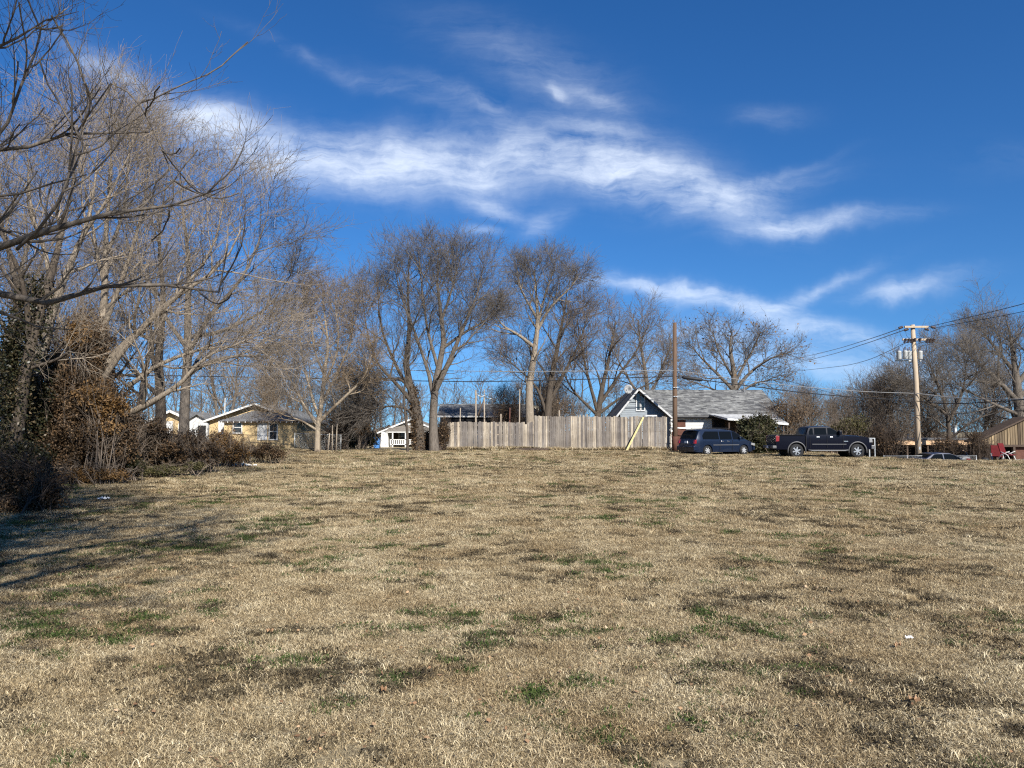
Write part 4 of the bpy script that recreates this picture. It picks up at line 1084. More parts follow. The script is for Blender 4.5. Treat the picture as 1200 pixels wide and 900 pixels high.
def courses(x0, x1, ya, za, yb, zb, n, seed, dx=.9, xa_in=0, xb_in=0):
    """a roof slope of overlapping shingle strips; from eave (ya,za) up to ridge (yb,zb)"""
    r = np.random.default_rng(seed); mb = MB(); th = .012
    for i in range(n):
        f0, f1 = i / n, min(1, (i + 1.0) / n)
        a = x0 + xa_in * f0; b_ = x1 + xb_in * f0; x = a
        y0, z0, y1, z1 = ya + (yb - ya) * f0, za + (zb - za) * f0, ya + (yb - ya) * f1, za + (zb - za) * f1
        while x < b_ - .02:
            w = min(b_ - x, dx * (.7 + .6 * r.random()))
            mb.add([(x, y0, z0 + th + .012), (x + w, y0, z0 + th + .012), (x + w, y1, z1 + .012), (x, y1, z1 + .012), (x, y0, z0 - .01), (x + w, y0, z0 - .01)],
                   [(0, 1, 2, 3), (4, 5, 1, 0)])
            x += w
    return mb


def siding(t, name, x0, x1, y, z0, ztop, mt, step=.2):
    """lapped boards on a wall facing -y; ztop(x) may slope"""
    mb = MB(); z = z0
    while z < max(ztop(x0), ztop((x0 + x1) / 2), ztop(x1)) - .02:
        zt = z + step
        xs_ = [x0 + (x1 - x0) * i / 60 for i in range(61)]; ok = [q for q in xs_ if ztop(q) > z + step * .5]
        if ok: mb.add([(ok[0], y - .03, z), (ok[-1], y - .03, z), (ok[-1], y - .006, min(zt, z + step)), (ok[0], y - .006, min(zt, z + step)), (ok[0], y - .002, z), (ok[-1], y - .002, z)], [(0, 1, 2, 3), (5, 4, 0, 1)][:1] + [(4, 5, 1, 0)])
        z += step
    return mb.build(name, mt, t)


# yellow stone house -----------------------------------------------------------------
Y = 64; k = Y / 900
ox = XF(300, Y); gz0 = h(ox, Y); t = thing('yellow_house', 'yellow stone house with low grey gable roof seen over the brush on the left', 'house', (ox, Y, gz0))
zr = CAMZ - gz0 + (505 - 473) * k; ze = CAMZ - gz0 + (505 - 492) * k; xl = XF(241, Y) - ox; xr = XF(358, Y) - ox
m_ = MB(); wl, wr = xl + .35, xr - .45
m_.prism([(wl, -.3), (wr, -.3), (wr, ze - .02), (0, zr - .16), (wl, ze - .02)], 'y', 0, 9); m_.build('wall', M['yellow_brick'], t)
r1 = MB()
for xe, sg in ((xl, 1), (xr, -1)):
    r1.add([(xe, -.5, ze - .12), (0, -.5, zr), (0, 9.4, zr), (xe, 9.4, ze - .12), (xe, -.5, ze - .24), (0, -.5, zr - .12), (0, 9.4, zr - .12), (xe, 9.4, ze - .24)],
           [(0, 1, 2, 3), (7, 6, 5, 4), (0, 3, 7, 4), (1, 0, 4, 5), (3, 2, 6, 7)])
rf = r1.build('roof', M['shingle'], t)
for xe in (xl, xr):
    b_ = MB(); b_.bar((xe, -.515, ze - .16), (0, -.515, zr - .04), .03, .15, (0, 0, 1)); b_.build('bargeboard', M['white_paint'], t)
bx0, bx1 = XF(270, Y) - ox, XF(353, Y) - ox; zf = CAMZ - gz0 + (505 - 494) * k
m_ = MB(); m_.box(bx0, bx1, -1.3, -.001, -.3, zf - .03); m_.build('front_wall', M['yellow_brick'], t)
zt_ = CAMZ - gz0 + (505 - 481) * k
lr = courses(bx0 - .25, bx1 + .35, -1.65, zf, .02, zt_, 12, 3, xa_in=2.4, xb_in=-2.0); lr.build('porch_roof', M['shingle_dark'], t)
m_ = MB(); m_.add([(bx0 - .25, -1.64, zf - .012), (bx1 + .35, -1.64, zf - .012), (bx1 - 1.65, .0, zt_ - .02), (bx0 + 2.15, .0, zt_ - .02), (bx0 - .25, 0, zf - .012), (bx1 + .35, 0, zf - .012)], [(0, 1, 2, 3), (0, 3, 4), (1, 5, 2), (0, 4, 5, 1)]); m_.build('roof_deck', M['shingle_dark'], t)
for i in range(14): xx = bx0 - .1 + (bx1 - bx0 + .3) * i / 13; m_ = MB(); m_.box(xx, xx + .06, -1.66, -1.3, zf - .11, zf - .016); m_.build('rafter_tail', M['white_paint'], t)
m_ = MB(); m_.box(bx0 - .25, bx1 + .35, -1.62, -1.35, zf - .10, zf - .018); m_.build('eave', M['dark_wood'], t)
cz = lambda py: CAMZ - gz0 + (505 - py) * k
cx = lambda px: XF(px, Y) - ox
window(t, cx(285.5), cz(501), .62, .85, -1.3, label='small dark window nearest the middle of the front')
window(t, cx(314), cz(505.5), .62, 1.25, -1.3, blind=True, label='window with white blind'); window(t, cx(326.5), cz(505.5), .58, 1.25, -1.3, label='dark window at the right')
window(t, cx(263), cz(503.5), .75, 1.5, 0, blind=True, label='tall white window at the left')
m_ = MB(); m_.tube([(cx(253), 2, ze), (cx(253), 2, ze + 1.9)], .04, 8); m_.build('vent_pipe', M['white_paint'], t)

# cream house at the left ------------------------------------------------------------
Y = 70; k = Y / 900; ox = XF(202, Y); gz0 = h(ox, Y); t = thing('cream_house', 'cream house with small white edged gable behind the slim dark trunk', 'house', (ox, Y, gz0))
cz = lambda py: CAMZ - gz0 + (505 - py) * k
cx = lambda px: XF(px, Y) - ox
m_ = MB(); m_.prism([(cx(172), -.3), (cx(232), -.3), (cx(232), cz(496)), (0, cz(483)), (cx(172), cz(496))], 'y', 0, 8); m_.build('wall', M['yellow_brick'], t)
m_ = MB()
for xe in (cx(167), cx(237)): m_.add([(xe, -.5, cz(497)), (0, -.5, cz(481)), (0, 8.4, cz(481)), (xe, 8.4, cz(497)), (xe, -.5, cz(498.5)), (0, -.5, cz(482.5)), (0, 8.4, cz(482.5)), (xe, 8.4, cz(498.5))], [(0, 1, 2, 3), (7, 6, 5, 4), (0, 3, 7, 4), (1, 0, 4, 5)])
m_.build('roof', M['shingle'], t)
for xe in (cx(167), cx(237)):
    b_ = MB(); b_.bar((xe, -.52, cz(498)), (0, -.52, cz(482)), .03, .22, (0, 0, 1)); b_.build('bargeboard', M['white_paint'], t)
window(t, cx(195), cz(504), 1.0, 1.3, 0, blind=True, fw=.16); window(t, cx(216), cz(505), .8, 1.2, 0)
# white garage between them
Y = 68; k = Y / 900; ox = XF(232, Y); gz0 = h(ox, Y); t = thing('white_garage', 'small white garage with dark doorway between the cream house and the yellow house', 'garage', (ox, Y, gz0))
m_ = MB(); m_.prism([(-.75, -.3), (.95, -.3), (.95, cz(492)), (0, cz(486)), (-.75, cz(492))], 'y', 0, 5); m_.build('wall', M['white_siding'], t)
m_ = MB()
for xe in (-.95, 1.15): m_.add([(xe, -.3, cz(493)), (0, -.3, cz(485)), (0, 5.3, cz(485)), (xe, 5.3, cz(493)), (xe, -.3, cz(494)), (0, -.3, cz(486)), (0, 5.3, cz(486)), (xe, 5.3, cz(494))], [(0, 1, 2, 3), (7, 6, 5, 4), (0, 3, 7, 4), (1, 0, 4, 5)])
m_.build('roof', M['shingle'], t)
m_ = MB(); m_.box(.05, .75, -.03, -.002, -.2, 2.0); m_.build('door', M['dark_in'], t)

# small white house ------------------------------------------------------------------
Y = 85; k = Y / 900; ox = XF(482, Y); gz0 = h(ox, Y); t = thing('white_house', 'small white house with front porch seen left of the vine clad tree', 'house', (ox, Y, gz0))
cz = lambda py: CAMZ - gz0 + (505 - py) * k
cx = lambda px: XF(px, Y) - ox
m_ = MB(); m_.prism([(cx(450), -.3), (cx(512), -.3), (cx(512), cz(504.5)), (0, cz(493)), (cx(450), cz(504.5))], 'y', 1.9, 9); m_.build('wall', M['dark_wood'], t)  # wall behind the porch coloured dark to carry the porch shade
m_ = MB(); m_.prism([(cx(465), cz(498.4)), (cx(499), cz(498.4)), (0, cz(493))], 'y', -.12, 1.9); m_.build('gable', M['white_siding'], t)
m_ = MB()
for xe in (cx(443), cx(521)): m_.add([(xe, -.5, cz(507)), (0, -.5, cz(491)), (0, 9.4, cz(491)), (xe, 9.4, cz(507)), (xe, -.5, cz(508.5)), (0, -.5, cz(492.5)), (0, 9.4, cz(492.5)), (xe, 9.4, cz(508.5))], [(0, 1, 2, 3), (7, 6, 5, 4), (0, 3, 7, 4), (1, 0, 4, 5)])
m_.build('roof', M['shingle_brown'], t)
for xe in (cx(443), cx(521)):
    b_ = MB(); b_.bar((xe, -.52, cz(507.6)), (0, -.52, cz(491.6)), .03, .17, (0, 0, 1)); b_.build('bargeboard', M['white_paint'], t)
courses(cx(454), cx(512), -1.1, cz(505.5), -.13, cz(498.4), 6, 9, xa_in=.6, xb_in=-.6).build('porch_roof', M['shingle_brown'], t)
m_ = MB(); m_.box(cx(454), cx(512), -1.08, -.2, cz(506.9), cz(505.7)); m_.build('porch_beam', M['white_paint'], t)
m_ = MB(); m_.prism([(cx(448), 0), (cx(457.5), 0), (cx(456), cz(506)), (cx(449), cz(506))], 'y', -1.0, 1.89); m_.build('side_wall', M['white_siding'], t)
for px in (462, 477, 493, 505):
    m_ = MB(); m_.box(cx(px) - .07, cx(px) + .07, -1.0, -.86, 0, cz(507)); m_.build('porch_post', M['white_paint'], t)
m_ = MB(); m_.box(cx(459), cx(512), -1.0, -.9, .25, .34); m_.box(cx(459), cx(512), -1.0, -.9, .78, .86)
for i in range(24): xx = cx(459) + (cx(511) - cx(459)) * i / 23; m_.box(xx, xx + .12, -.97, -.93, .34, .78)
m_.build('railing', M['white_paint'], t)
window(t, cx(470), cz(512), .9, .9, 1.9); window(t, cx(487), cz(512), .9, .9, 1.9)
# blue bin
m_ = MB(); m_.prism([(-.26, 0), (.26, 0), (.33, 1.0), (-.33, 1.0)], 'y', -.3, .3)
o = thing('wheelie_bin', 'blue bin with lid standing left of the small white house', 'bin', G(442, 78)); M['blue_plastic'] = mat('blue_plastic', (.05, .17, .42), .5, .4)
m_.build('body', M['blue_plastic'], o, bevel=.02); m_ = MB(); m_.prism([(-.37, 1.003), (.37, 1.003), (.34, 1.07), (0, 1.11), (-.34, 1.07)], 'y', -.34, .34); m_.build('lid', M['blue_plastic'], o)
for sx in (-.3, .26):
    m_ = MB(); m_.lathe([(.0, 0), (.1, 0), (.1, .05), (0, .05)], (sx, .33, .1), 'x', 12); m_.build('wheel', M['dark_in'], o)

# grey roofed house behind the short fence ---------------------------------------------
Y = 76; k = Y / 900; ox = XF(575, Y); gz0 = h(ox, Y); t = thing('grey_house', 'long grey roofed house showing above the lower fence', 'house', (ox, Y, gz0))
cz = lambda py: CAMZ - gz0 + (505 - py) * k
cx = lambda px: XF(px, Y) - ox
x0, x1 = cx(512), cx(640)
m_ = MB(); m_.prism([(.4, 0), (6.8, 0), (6.8, cz(489)), (3.6, cz(474)), (.4, cz(489))], 'x', x0 + .3, x1 - .6); m_.build('wall', M['cream'], t)
courses(x0, x1 + .2, 0, cz(487.5), 3.6, cz(472), 16, 21, xb_in=-2.2).build('roof', M['shingle'], t)
m_ = MB(); m_.add([(x0, .02, cz(488)), (x1 + .2, .02, cz(488)), (x1 - 2, 3.6, cz(472.3)), (x0, 3.6, cz(472.3)), (x0, 7.4, cz(489)), (x1 + .2, 7.4, cz(489))], [(0, 1, 2, 3), (3, 2, 5, 4), (1, 5, 2), (0, 3, 4)]); m_.build('roof_deck', M['shingle'], t)
m_ = MB(); m_.box(x0, x1 + .2, -.03, -.002, cz(489), cz(487.3)); m_.build('fascia', M['white_paint'], t)
m_ = MB(); m_.box(x0 + .3, x1, .2, .395, 1.9, cz(489.4)); m_.build('eave', M['dark_in'], t)  # dark block over the upper wall, standing in for shade below the eave
for px in (528, 568, 600): window(t, cx(px), 1.5, 1.3, 1.1, .4, blind=True)
# wooden swing frame / tall poles behind the short fence
Y = 60; k = Y / 900; o0 = G(566, Y); t = thing('pole_frame', 'rickety pale pole frame with sagging crosspiece behind the lower fence', 'frame', o0)
q = lambda px, py, dy=0: (XF(px, Y) - o0[0], dy, CAMZ - o0[2] + (505 - py) * k)
for (a, b_, r_, nm, mt_) in (((558, 527), (557.5, 457), .07, 'pole', 'post_wood'), ((568, 527), (567.5, 466), .06, 'pole', 'post_wood'), ((567.5, 466), (567.3, 456), .035, 'pole', 'post_wood')):
    m_ = MB(); m_.tube([q(*a), q(*b_)], [r_ * 1.1, r_], 8); m_.build(nm, M[mt_], t, smooth=True)
m_ = MB(); m_.tube([q(558, 461), q(561, 464), (q(565, 465)), q(569, 463)], .045, 7); m_.build('crosspiece', M['galv'], t, smooth=True)
m_ = MB(); m_.tube([q(568, 466), q(574, 467), q(578, 468)], .03, 6); m_.build('arm', M['galv'], t, smooth=True)
m_ = MB(); m_.tube([q(567, 469), q(561, 484), q(560, 488)], .05, 7); m_.build('brace', M['dark_wood'], t, smooth=True)
m_ = MB(); m_.tube([q(561, 489), q(563, 483), q(567, 481.5), q(571, 484), q(568, 489)], .05, 7); m_.build('hoop', M['dark_in'], t, smooth=True)
for px, py, Y_, lab in ((597, 478, 60, 'leaning rusty pole between the pale frame and the fence step'), (608.5, 456, 61, 'tall slim pale pole just left of the fence step'), (539, 478, 60, 'thin white stake above the left end of the lower fence')):
    b_ = G(px, Y_); m_ = MB(); m_.tube([(0, 0, -.1), (.0, 0, 1.5), (.04, 0, CAMZ - b_[2] + (505 - py) * Y_ / 900)], [.06, .055, .045], 8)
    o = tag(m_.build('yard_pole', M['post_wood' if px != 597 else 'brown_paint'], smooth=True), lab, 'pole', 'poles behind the lower fence'); o.location = b_

# shingled house behind the tall fence --------------------------------------------------
Y = 60; k = Y / 900; ox = XF(800, Y); gz0 = h(ox, Y); t = thing('shingled_house', 'white house with long shingle roof mottled with painted tree shadow and steep grey front gable', 'house', (ox, Y, gz0))
cz = lambda py: CAMZ - gz0 + (505 - py) * k
cx = lambda px: XF(px, Y) - ox
x0, x1 = cx(752), cx(912); ze, zr = cz(487), cz(453.5)
m_ = MB(); m_.prism([(0, -.3), (8.8, -.3), (8.8, ze - .05), (4.4, zr - .25), (0, ze - .05)], 'x', x0 + .4, x1 - .3); m_.build('wall', M['white_siding'], t)
siding(t, 'siding', cx(786), cx(834), 0, .1, lambda x: ze - .1, M['white_siding'], .28)
courses(x0 - .5, x1 + .2, -.55, ze, 4.4, zr, 26, 31, .42).build('roof', M['shingle'], t)
m_ = MB(); m_.add([(x0 - .5, -.53, ze - .02), (x1 + .2, -.53, ze - .02), (x1 + .2, 4.4, zr - .01), (x0 - .5, 4.4, zr - .01), (x0 - .5, 9.3, ze), (x1 + .2, 9.3, ze), (x0 - .5, -.5, ze - .12), (x1 + .2, -.5, ze - .12)],
                  [(0, 1, 2, 3), (3, 2, 5, 4), (0, 6, 7, 1)]); m_.build('roof_deck', M['shingle_dark'], t)
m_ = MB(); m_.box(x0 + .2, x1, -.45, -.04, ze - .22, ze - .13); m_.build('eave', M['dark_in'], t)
# front gable wing
gp, gl, gr = cx(742.5), cx(716), cx(780); zg = cz(457); zb = cz(489.5); y0 = -1.8
m_ = MB(); m_.prism([(gl + .45, -.3), (gr - .5, -.3), (gr - .5, zb + .35), (gp, zg - .3), (gl + .45, zb + .35)], 'y', y0, 3.5); m_.build('gable_wall', M['blue_siding'], t)
sl = (zg - zb) / (gr - gp); sl2 = (zg - zb) / (gp - gl)
siding(t, 'gable_siding', gl + .5, gr - .55, y0, 1.4, lambda x: (zg - .35 - sl * (x - gp)) if x > gp else (zg - .35 - sl2 * (gp - x)), M['blue_siding'], .16)
m_ = MB()
for xe in (gl, gr): m_.add([(xe, y0 - .75, zb), (gp, y0 - .75, zg), (gp, 4.2, zg), (xe, 4.2, zb), (xe, y0 - .75, zb - .14), (gp, y0 - .75, zg - .14), (gp, 4.2, zg - .14), (xe, 4.2, zb - .14)], [(0, 1, 2, 3), (7, 6, 5, 4), (0, 3, 7, 4), (1, 0, 4, 5)])
m_.build('gable_roof', M['shingle_dark'], t)
for xe in (gl, gr):
    b_ = MB(); b_.bar((xe, y0 - .77, zb - .07), (gp, y0 - .77, zg - .07), .03, .13, (0, 0, 1)); b_.build('bargeboard', M['pale_grey'], t)
window(t, cx(743.5), cz(472), .22, 1.25, y0 - .03, fw=.07); window(t, cx(748.5), cz(472), .22, 1.25, y0 - .03, fw=.07)
# wall openings right of the pole
m_ = MB(); m_.box(cx(793.5), cx(803), -.05, -.032, cz(500.5), cz(492)); m_.build('window_panel', M['brown_paint'], t)
for za, zb_ in ((492, 490), (502.5, 500.7)): m_ = MB(); m_.box(cx(792), cx(803.5), -.07, -.032, cz(za), cz(zb_)); m_.build('window_trim', M['white_paint'], t)
m_ = MB(); m_.box(cx(787), cx(803.5), -.08, -.032, -.1, cz(502.7)); m_.build('lower_panel', M['brown_paint'], t)
m_ = MB(); m_.box(cx(836), cx(849), -.06, -.032, .05, cz(492)); m_.build('door', M['dark_in'], t)
m_ = MB(); m_.box(cx(834), cx(905), -.045, -.031, -.1, ze - .1); m_.build('porch_shade_panel', M['dark_wood'], t)  # dark sheet over the white wall paints the shade under the porch roof
# metal porch roof in front
m_ = MB(); m_.add([(cx(829), -.5, ze + .09), (cx(905), -.5, ze + .09), (cx(905), -3.4, cz(496.5)), (cx(838), -3.4, cz(491)), (cx(829), -.5, ze + .03), (cx(905), -.5, ze + .03), (cx(905), -3.4, cz(497.5)), (cx(838), -3.4, cz(492))],
                  [(0, 3, 2, 1), (4, 5, 6, 7), (3, 0, 4, 7), (2, 3, 7, 6), (1, 2, 6, 5)]); m_.build('porch_roof', M['pale_grey'], t)
m_ = MB(); m_.bar((cx(832), -1.2, cz(487.5)), (cx(838), -3.45, cz(492)), .03, .14); m_.bar((cx(838), -3.45, cz(492)), (cx(905), -3.45, cz(497.6)), .03, .14); m_.build('porch_fascia', M['white_paint'], t)
for px in (840, 862, 900):
    m_ = MB(); m_.box(cx(px) - .05, cx(px) + .05, -3.35, -3.25, -.1, cz(493.5) - .15); m_.build('porch_post', M['dark_wood'], t)
m_ = MB(); m_.tube([(cx(891), 4, zr - .2), (cx(891), 4, zr + .55)], .05, 8); m_.build('vent_pipe', M['galv'], t)
# electric meter boxes on the corner board
for (pz, lab) in ((494.5, 'upper white meter box beside the brown pole'), (503, 'lower white meter box beside the brown pole')):
    o = thing('meter_box', lab, 'meter', (XF(787.5, 59.5), 59.5, CAMZ + (505 - pz) * 59.5 / 900), group='meter boxes on the house corner')
    m_ = MB(); m_.box(-.14, .14, -.12, .12, -.2, .2); m_.build('box', M['white_paint'], o, bevel=.015)
    m_ = MB(); m_.lathe([(0, -.16), (.08, -.16), (.09, -.121), (0, -.121)], (0, 0, .04), 'y', 14); m_.build('dial', M['galv'], o, smooth=True)
m_ = MB(); m_.box(XF(785.6, 59.5), XF(786.6, 59.5), 59.62, 59.72, h(35 * .3, 59), 2.75); tag(m_.build('meter_post', M['post_wood']), 'thin weathered post carrying the two meter boxes', 'post')
# satellite dish at the gable peak
c0 = at(737, 458, 57.8); o = thing('satellite_dish', 'white satellite dish fixed at the peak of the grey gable', 'dish', tuple(c0), -.5)
m_ = MB(); m_.lathe([(.0, 0.06), (.18, .03), (.33, -.05), (.34, -.035), (.18, .05), (0, .08)], (0, -.1, .12), 'y', 24); m_.build('reflector', M['pale_grey'], o, smooth=True)
m_ = MB(); m_.tube([(0, -.08, .1), (.0, .1, -.05), (.1, .3, -.3)], .025, 8); m_.build('mast', M['galv'], o)
m_ = MB(); m_.tube([(0, -.15, -.25), (0, -.5, .02)], .014, 6); m_.box(-.05, .05, -.56, -.48, -.02, .08); m_.build('feed_arm', M['galv'], o)

# long low shed with tan fascia -----------------------------------------------------------
Y = 60; k = Y / 900; ox = XF(1090, Y); gz0 = h(ox, Y); t = thing('low_shed', 'long low open shed with tan fascia behind the pale utility pole', 'shed', (ox, Y, gz0))
cz = lambda py: CAMZ - gz0 + (505 - py) * k
cx = lambda px: XF(px, Y) - ox
x0, x1 = cx(1036), cx(1142); M['tan_paint'] = mat('tan_fascia', (.70, .50, .32), .8, .2, vscale=1.2, col2=(.50, .31, .18))
m_ = MB(); m_.box(x0 - .15, x1 + .1, -.2, 5.2, cz(515.3), cz(513.6)); m_.build('roof', M['shingle_dark'], t)
m_ = MB(); m_.box(x0, x1, -.12, -.05, cz(521.3), cz(515.4)); m_.build('fascia', M['tan_paint'], t)
m_ = MB(); m_.box(x0, x1, 4.9, 5.1, -.2, cz(516)); m_.box(x0, x0 + .15, .05, 4.89, -.2, cz(516)); m_.build('back_wall', M['dark_in'], t)  # near-black colour stands in for the shade inside the open shed
for px in (1037, 1062, 1086, 1112, 1141):
    m_ = MB(); m_.box(cx(px) - .06, cx(px) + .06, 0, .12, -.1, cz(515.5)); m_.build('post', M['dark_wood'], t)
for px in (1070.5, 1079.5):
    m_ = MB(); m_.tube([(cx(px), 1, cz(514)), (cx(px), 1, cz(509.5))], .06, 8); m_.tube([(cx(px), 1, cz(509.5)), (cx(px), 1, cz(508.2))], .1, 8); m_.build('roof_vent', M['white_paint'], t)
m_ = MB(); m_.tube([(cx(1127), 1, cz(514)), (cx(1127), 1, cz(500))], .14, 10); m_.tube([(cx(1127), 1, cz(500)), (cx(1127), 1, cz(498.8))], .2, 10); m_.build('flue', M['galv'], t, smooth=True)
m_ = MB()
for i, px in enumerate((1045, 1052, 1098, 1104, 1120)): m_ = MB(); m_.box(cx(px) - .25, cx(px) + .3, 2.2, 2.8, -.1, .7 + .2 * (i % 3)); m_.build('crate', M[('dark_wood', 'galv', 'brown_paint')[i % 3]], t, bevel=.01)

# board sided barn ------------------------------------------------------------------------
Y = 56; k = Y / 900; ox = XF(1200, Y); gz0 = h(ox, Y); t = thing('board_barn', 'barn with steep sloping roof edge and vertical tan boards at the right edge', 'barn', (ox, Y, gz0))
cz = lambda py: CAMZ - gz0 + (505 - py) * k
cx = lambda px: XF(px, Y) - ox
xl, xr, zp, zl, zs = cx(1142), cx(1258), cz(488.5), cz(516), cz(521)
r = np.random.default_rng(5); M['barn_board'] = mat('barn_boards', (.20, .15, .09), .9, .15, island=.65, stretch=(8, 8, .7), vscale=2, var=.3)
m_ = MB(); x = xl + .05
while x < xr - .05:
    w = .16 + .05 * r.random(); xm = x + w / 2; zt_ = (zp - (zp - zl) * abs(xm) / abs(xl)) - .12; yb_ = r.random() * .03
    if zt_ > zs + .03: m_.box(x, x + w - .035, -.06 - yb_, -.03 - yb_, zs, zt_)
    x += w
m_.build('gable_boards', M['barn_board'], t)
m_ = MB(); m_.prism([(xl + .1, zs), (xr - .1, zs), (xr - .1, zl - .15), (0, zp - .16), (xl + .1, zl - .15)], 'y', -.02, .1); m_.build('gable_backing', M['dark_wood'], t)
m_ = MB()
for xe in (xl - .15, xr + .15): m_.add([(xe, -.35, zl - .03), (0, -.35, zp), (0, 1.2, zp), (xe, 1.2, zl - .03), (xe, -.35, zl - .15), (0, -.35, zp - .12), (0, 1.2, zp - .12), (xe, 1.2, zl - .15)], [(0, 1, 2, 3), (7, 6, 5, 4), (0, 3, 7, 4), (1, 0, 4, 5)])
m_.build('roof', M['dark_wood'], t)
m_ = MB(); m_.box(xl + .1, xr - .1, -.1, .09, zs - .16, zs - .003); m_.build('beam', M['dark_wood'], t)
for px in (1144, 1166, 1186, 1225, 1255):
    m_ = MB(); m_.box(cx(px) - .08, cx(px) + .08, -.08, .08, -.1, zs - .17); m_.build('post', M['dark_wood'], t)
m_ = MB(); m_.box(xl + .2, xr - .2, 1.3, 1.4, -.1, zs + .02); m_.build('back_wall', M['dark_in'], t)  # painted near-black for the shade under the open barn roof
m_ = MB(); m_.box(cx(1187), cx(1256), .2, .4, .35, cz(521.5)); m_.build('stone_panel', M['brown_paint'], t)
m_ = MB(); m_.box(cx(1187), cx(1256), .1, .19, -.1, .85)
m_.build('steel_panel', M['galv'], t)

# grey gate frame at the pickup's nose ---------------------------------------------------
o0 = G(1020.5, 48.2); t = thing('gate_frame', 'grey metal gate frame standing in front of the pickup nose', 'gate', o0)
m_ = MB()
for dx in (-.17, .17):
    m_ = MB(); m_.box(dx - .035, dx + .035, -.035, .035, 0, 1.12); m_.build('upright', M['galv'], t, bevel=.006)
m_ = MB(); m_.box(-.204, .204, -.034, .034, 1.123, 1.18); m_.build('top_bar', M['galv'], t)
m_ = MB(); m_.box(-.6, .32, -.25, .25, -.12, .11); o = tag(m_.build('concrete_footing', M['conc'], bevel=.03), 'pale concrete block under the grey gate frame', 'block'); o.location = (o0[0], o0[1], o0[2] - .02)
for q_ in t.children: q_.location.z += .09
o0 = G(1088.5, 49.5); m_ = MB(); m_.lathe([(.07, 0), (.07, .55), (.0, .56)], n=10); t = thing('marker_post', 'short marker post with white cap before the dark parked car', 'post', o0)
m_.build('post', M['tan_paint'], t, smooth=True); m_ = MB(); m_.lathe([(.10, .561), (.10, .78), (.06, .85), (0, .86)], n=10); m_.build('cap', M['white_paint'], t, smooth=True)

# ---- utility poles -------------------------------------------------------------------
M['pole_brown'] = mat('brown_pole_wood', (.15, .095, .062), .85, .2, stretch=(6, 6, .4), vscale=2, col2=(.085, .055, .038), bump=.3)
M['pole_tan'] = mat('tan_pole_wood', (.46, .37, .27), .85, .2, stretch=(6, 6, .4), vscale=2, col2=(.33, .26, .185), bump=.3)
Y = 55.3; b0 = G(790.5, Y); t = thing('utility_pole', 'plain dark brown utility pole without crossarm by the minivan', 'utility pole', b0)
top = CAMZ - b0[2] + (505 - 377.5) * Y / 900
m_ = MB(); m_.tube([(0, 0, -.3), (.03, 0, 4), (.09, 0, top)], [.19, .165, .13], 14); m_.build('pole', M['pole_brown'], t, smooth=True)
m_ = MB(); m_.lathe([(.21, 0), (.215, 1.1), (.2, 1.12), (.2, 0)], (0.005, 0, 0), n=14); m_.build('guard', M['brown_paint'], t, smooth=True)
for z_ in (4.6, 3.95):
    m_ = MB(); m_.box(-.1, .24, -.2, -.155, z_, z_ + .06); m_.tube([(.06, -.2, z_ + .03), (.06, -.3, z_ + .03)], .03, 8); m_.build('bracket', M['galv'], t)
m_ = MB(); m_.box(XF(776, 57) - b0[0] - .2, XF(776, 57) - b0[0], 1, 1.1, 0, .1)

Y = 54; b0 = G(1074.5, Y); t = thing('utility_pole', 'pale utility pole with two crossarms and grey transformers on the right', 'utility pole', b0)
zq = lambda py: CAMZ - b0[2] + (505 - py) * Y / 900
xq = lambda px: XF(px, Y) - b0[0]
m_ = MB(); m_.tube([(0, 0, -.3), (0, 0, zq(450)), (xq(1072.5), 0, zq(380))], [.21, .175, .14], 14); m_.build('pole', M['pole_tan'], t, smooth=True)
for (py, xa, xb) in ((383, 1061, 1089), (398, 1058, 1091)):
    m_ = MB(); m_.box(xq(xa), xq(xb), -.27, -.15, zq(py) - .07, zq(py) + .07); a_ = m_.build('crossarm', M['pole_tan'], t, bevel=.01)
M['ceramic'] = mat('brown_ceramic', (.09, .06, .05), .3, .6); M['trans'] = mat('transformer_grey', (.42, .43, .42), .45, .5, var=.12)


def insulator(x, y, z, tilt=0, L_=.32):
    m_ = MB(); pr = []
    for i in range(5): pr += [(.04, i * L_ / 5), (.10, i * L_ / 5 + .012), (.04, i * L_ / 5 + .035)]
    m_.lathe(pr, n=10); m_.xf(Matrix.Translation((x, y, z)) @ Matrix.Rotation(tilt, 4, 'Y')); m_.build('insulator', M['ceramic'], t, smooth=True)


for px in (1058.5, 1065, 1084.5, 1092): insulator(xq(px) + (0.02), -.21, zq(385.5 if px in (1065, 1084.5) else 383), (-1.9 if px < 1074 else 1.75))
for px in (1059, 1063, 1066.5, 1085, 1088, 1091.5): insulator(xq(px), -.36, zq(402), .5 if px < 1075 else .5, .36)
for px in (1071, 1077): insulator(xq(px), -.36, zq(401), .3, .3)
for (px, y_) in ((1054.5, -.1), (1060.5, -.25), (1066, -.15), (1079.3, -.1)):
    m_ = MB(); m_.lathe([(.0, 0), (.14, .0), (.165, .03), (.165, .50), (.18, .52), (.18, .55), (.09, .60), (0, .61)], (xq(px), y_, zq(421)), n=16); c_ = m_.build('transformer', M['trans'], t, smooth=True)
    m_ = MB(); m_.tube([(xq(px), y_, zq(421) + .6), (xq(px) + .03, y_, zq(421) + .86)], .035, 7); m_.tube([(xq(px) - .12, y_ - .1, zq(421) + .55), (xq(px) - .2, y_ - .15, zq(421) + .75)], .025, 6); m_.build('bushing', M['ceramic'], c_)
m_ = MB(); m_.box(xq(1051.5), xq(1082), .06, .16, zq(421.5) - .1, zq(421.5) + .0); m_.build('transformer_rack', M['galv'], t)


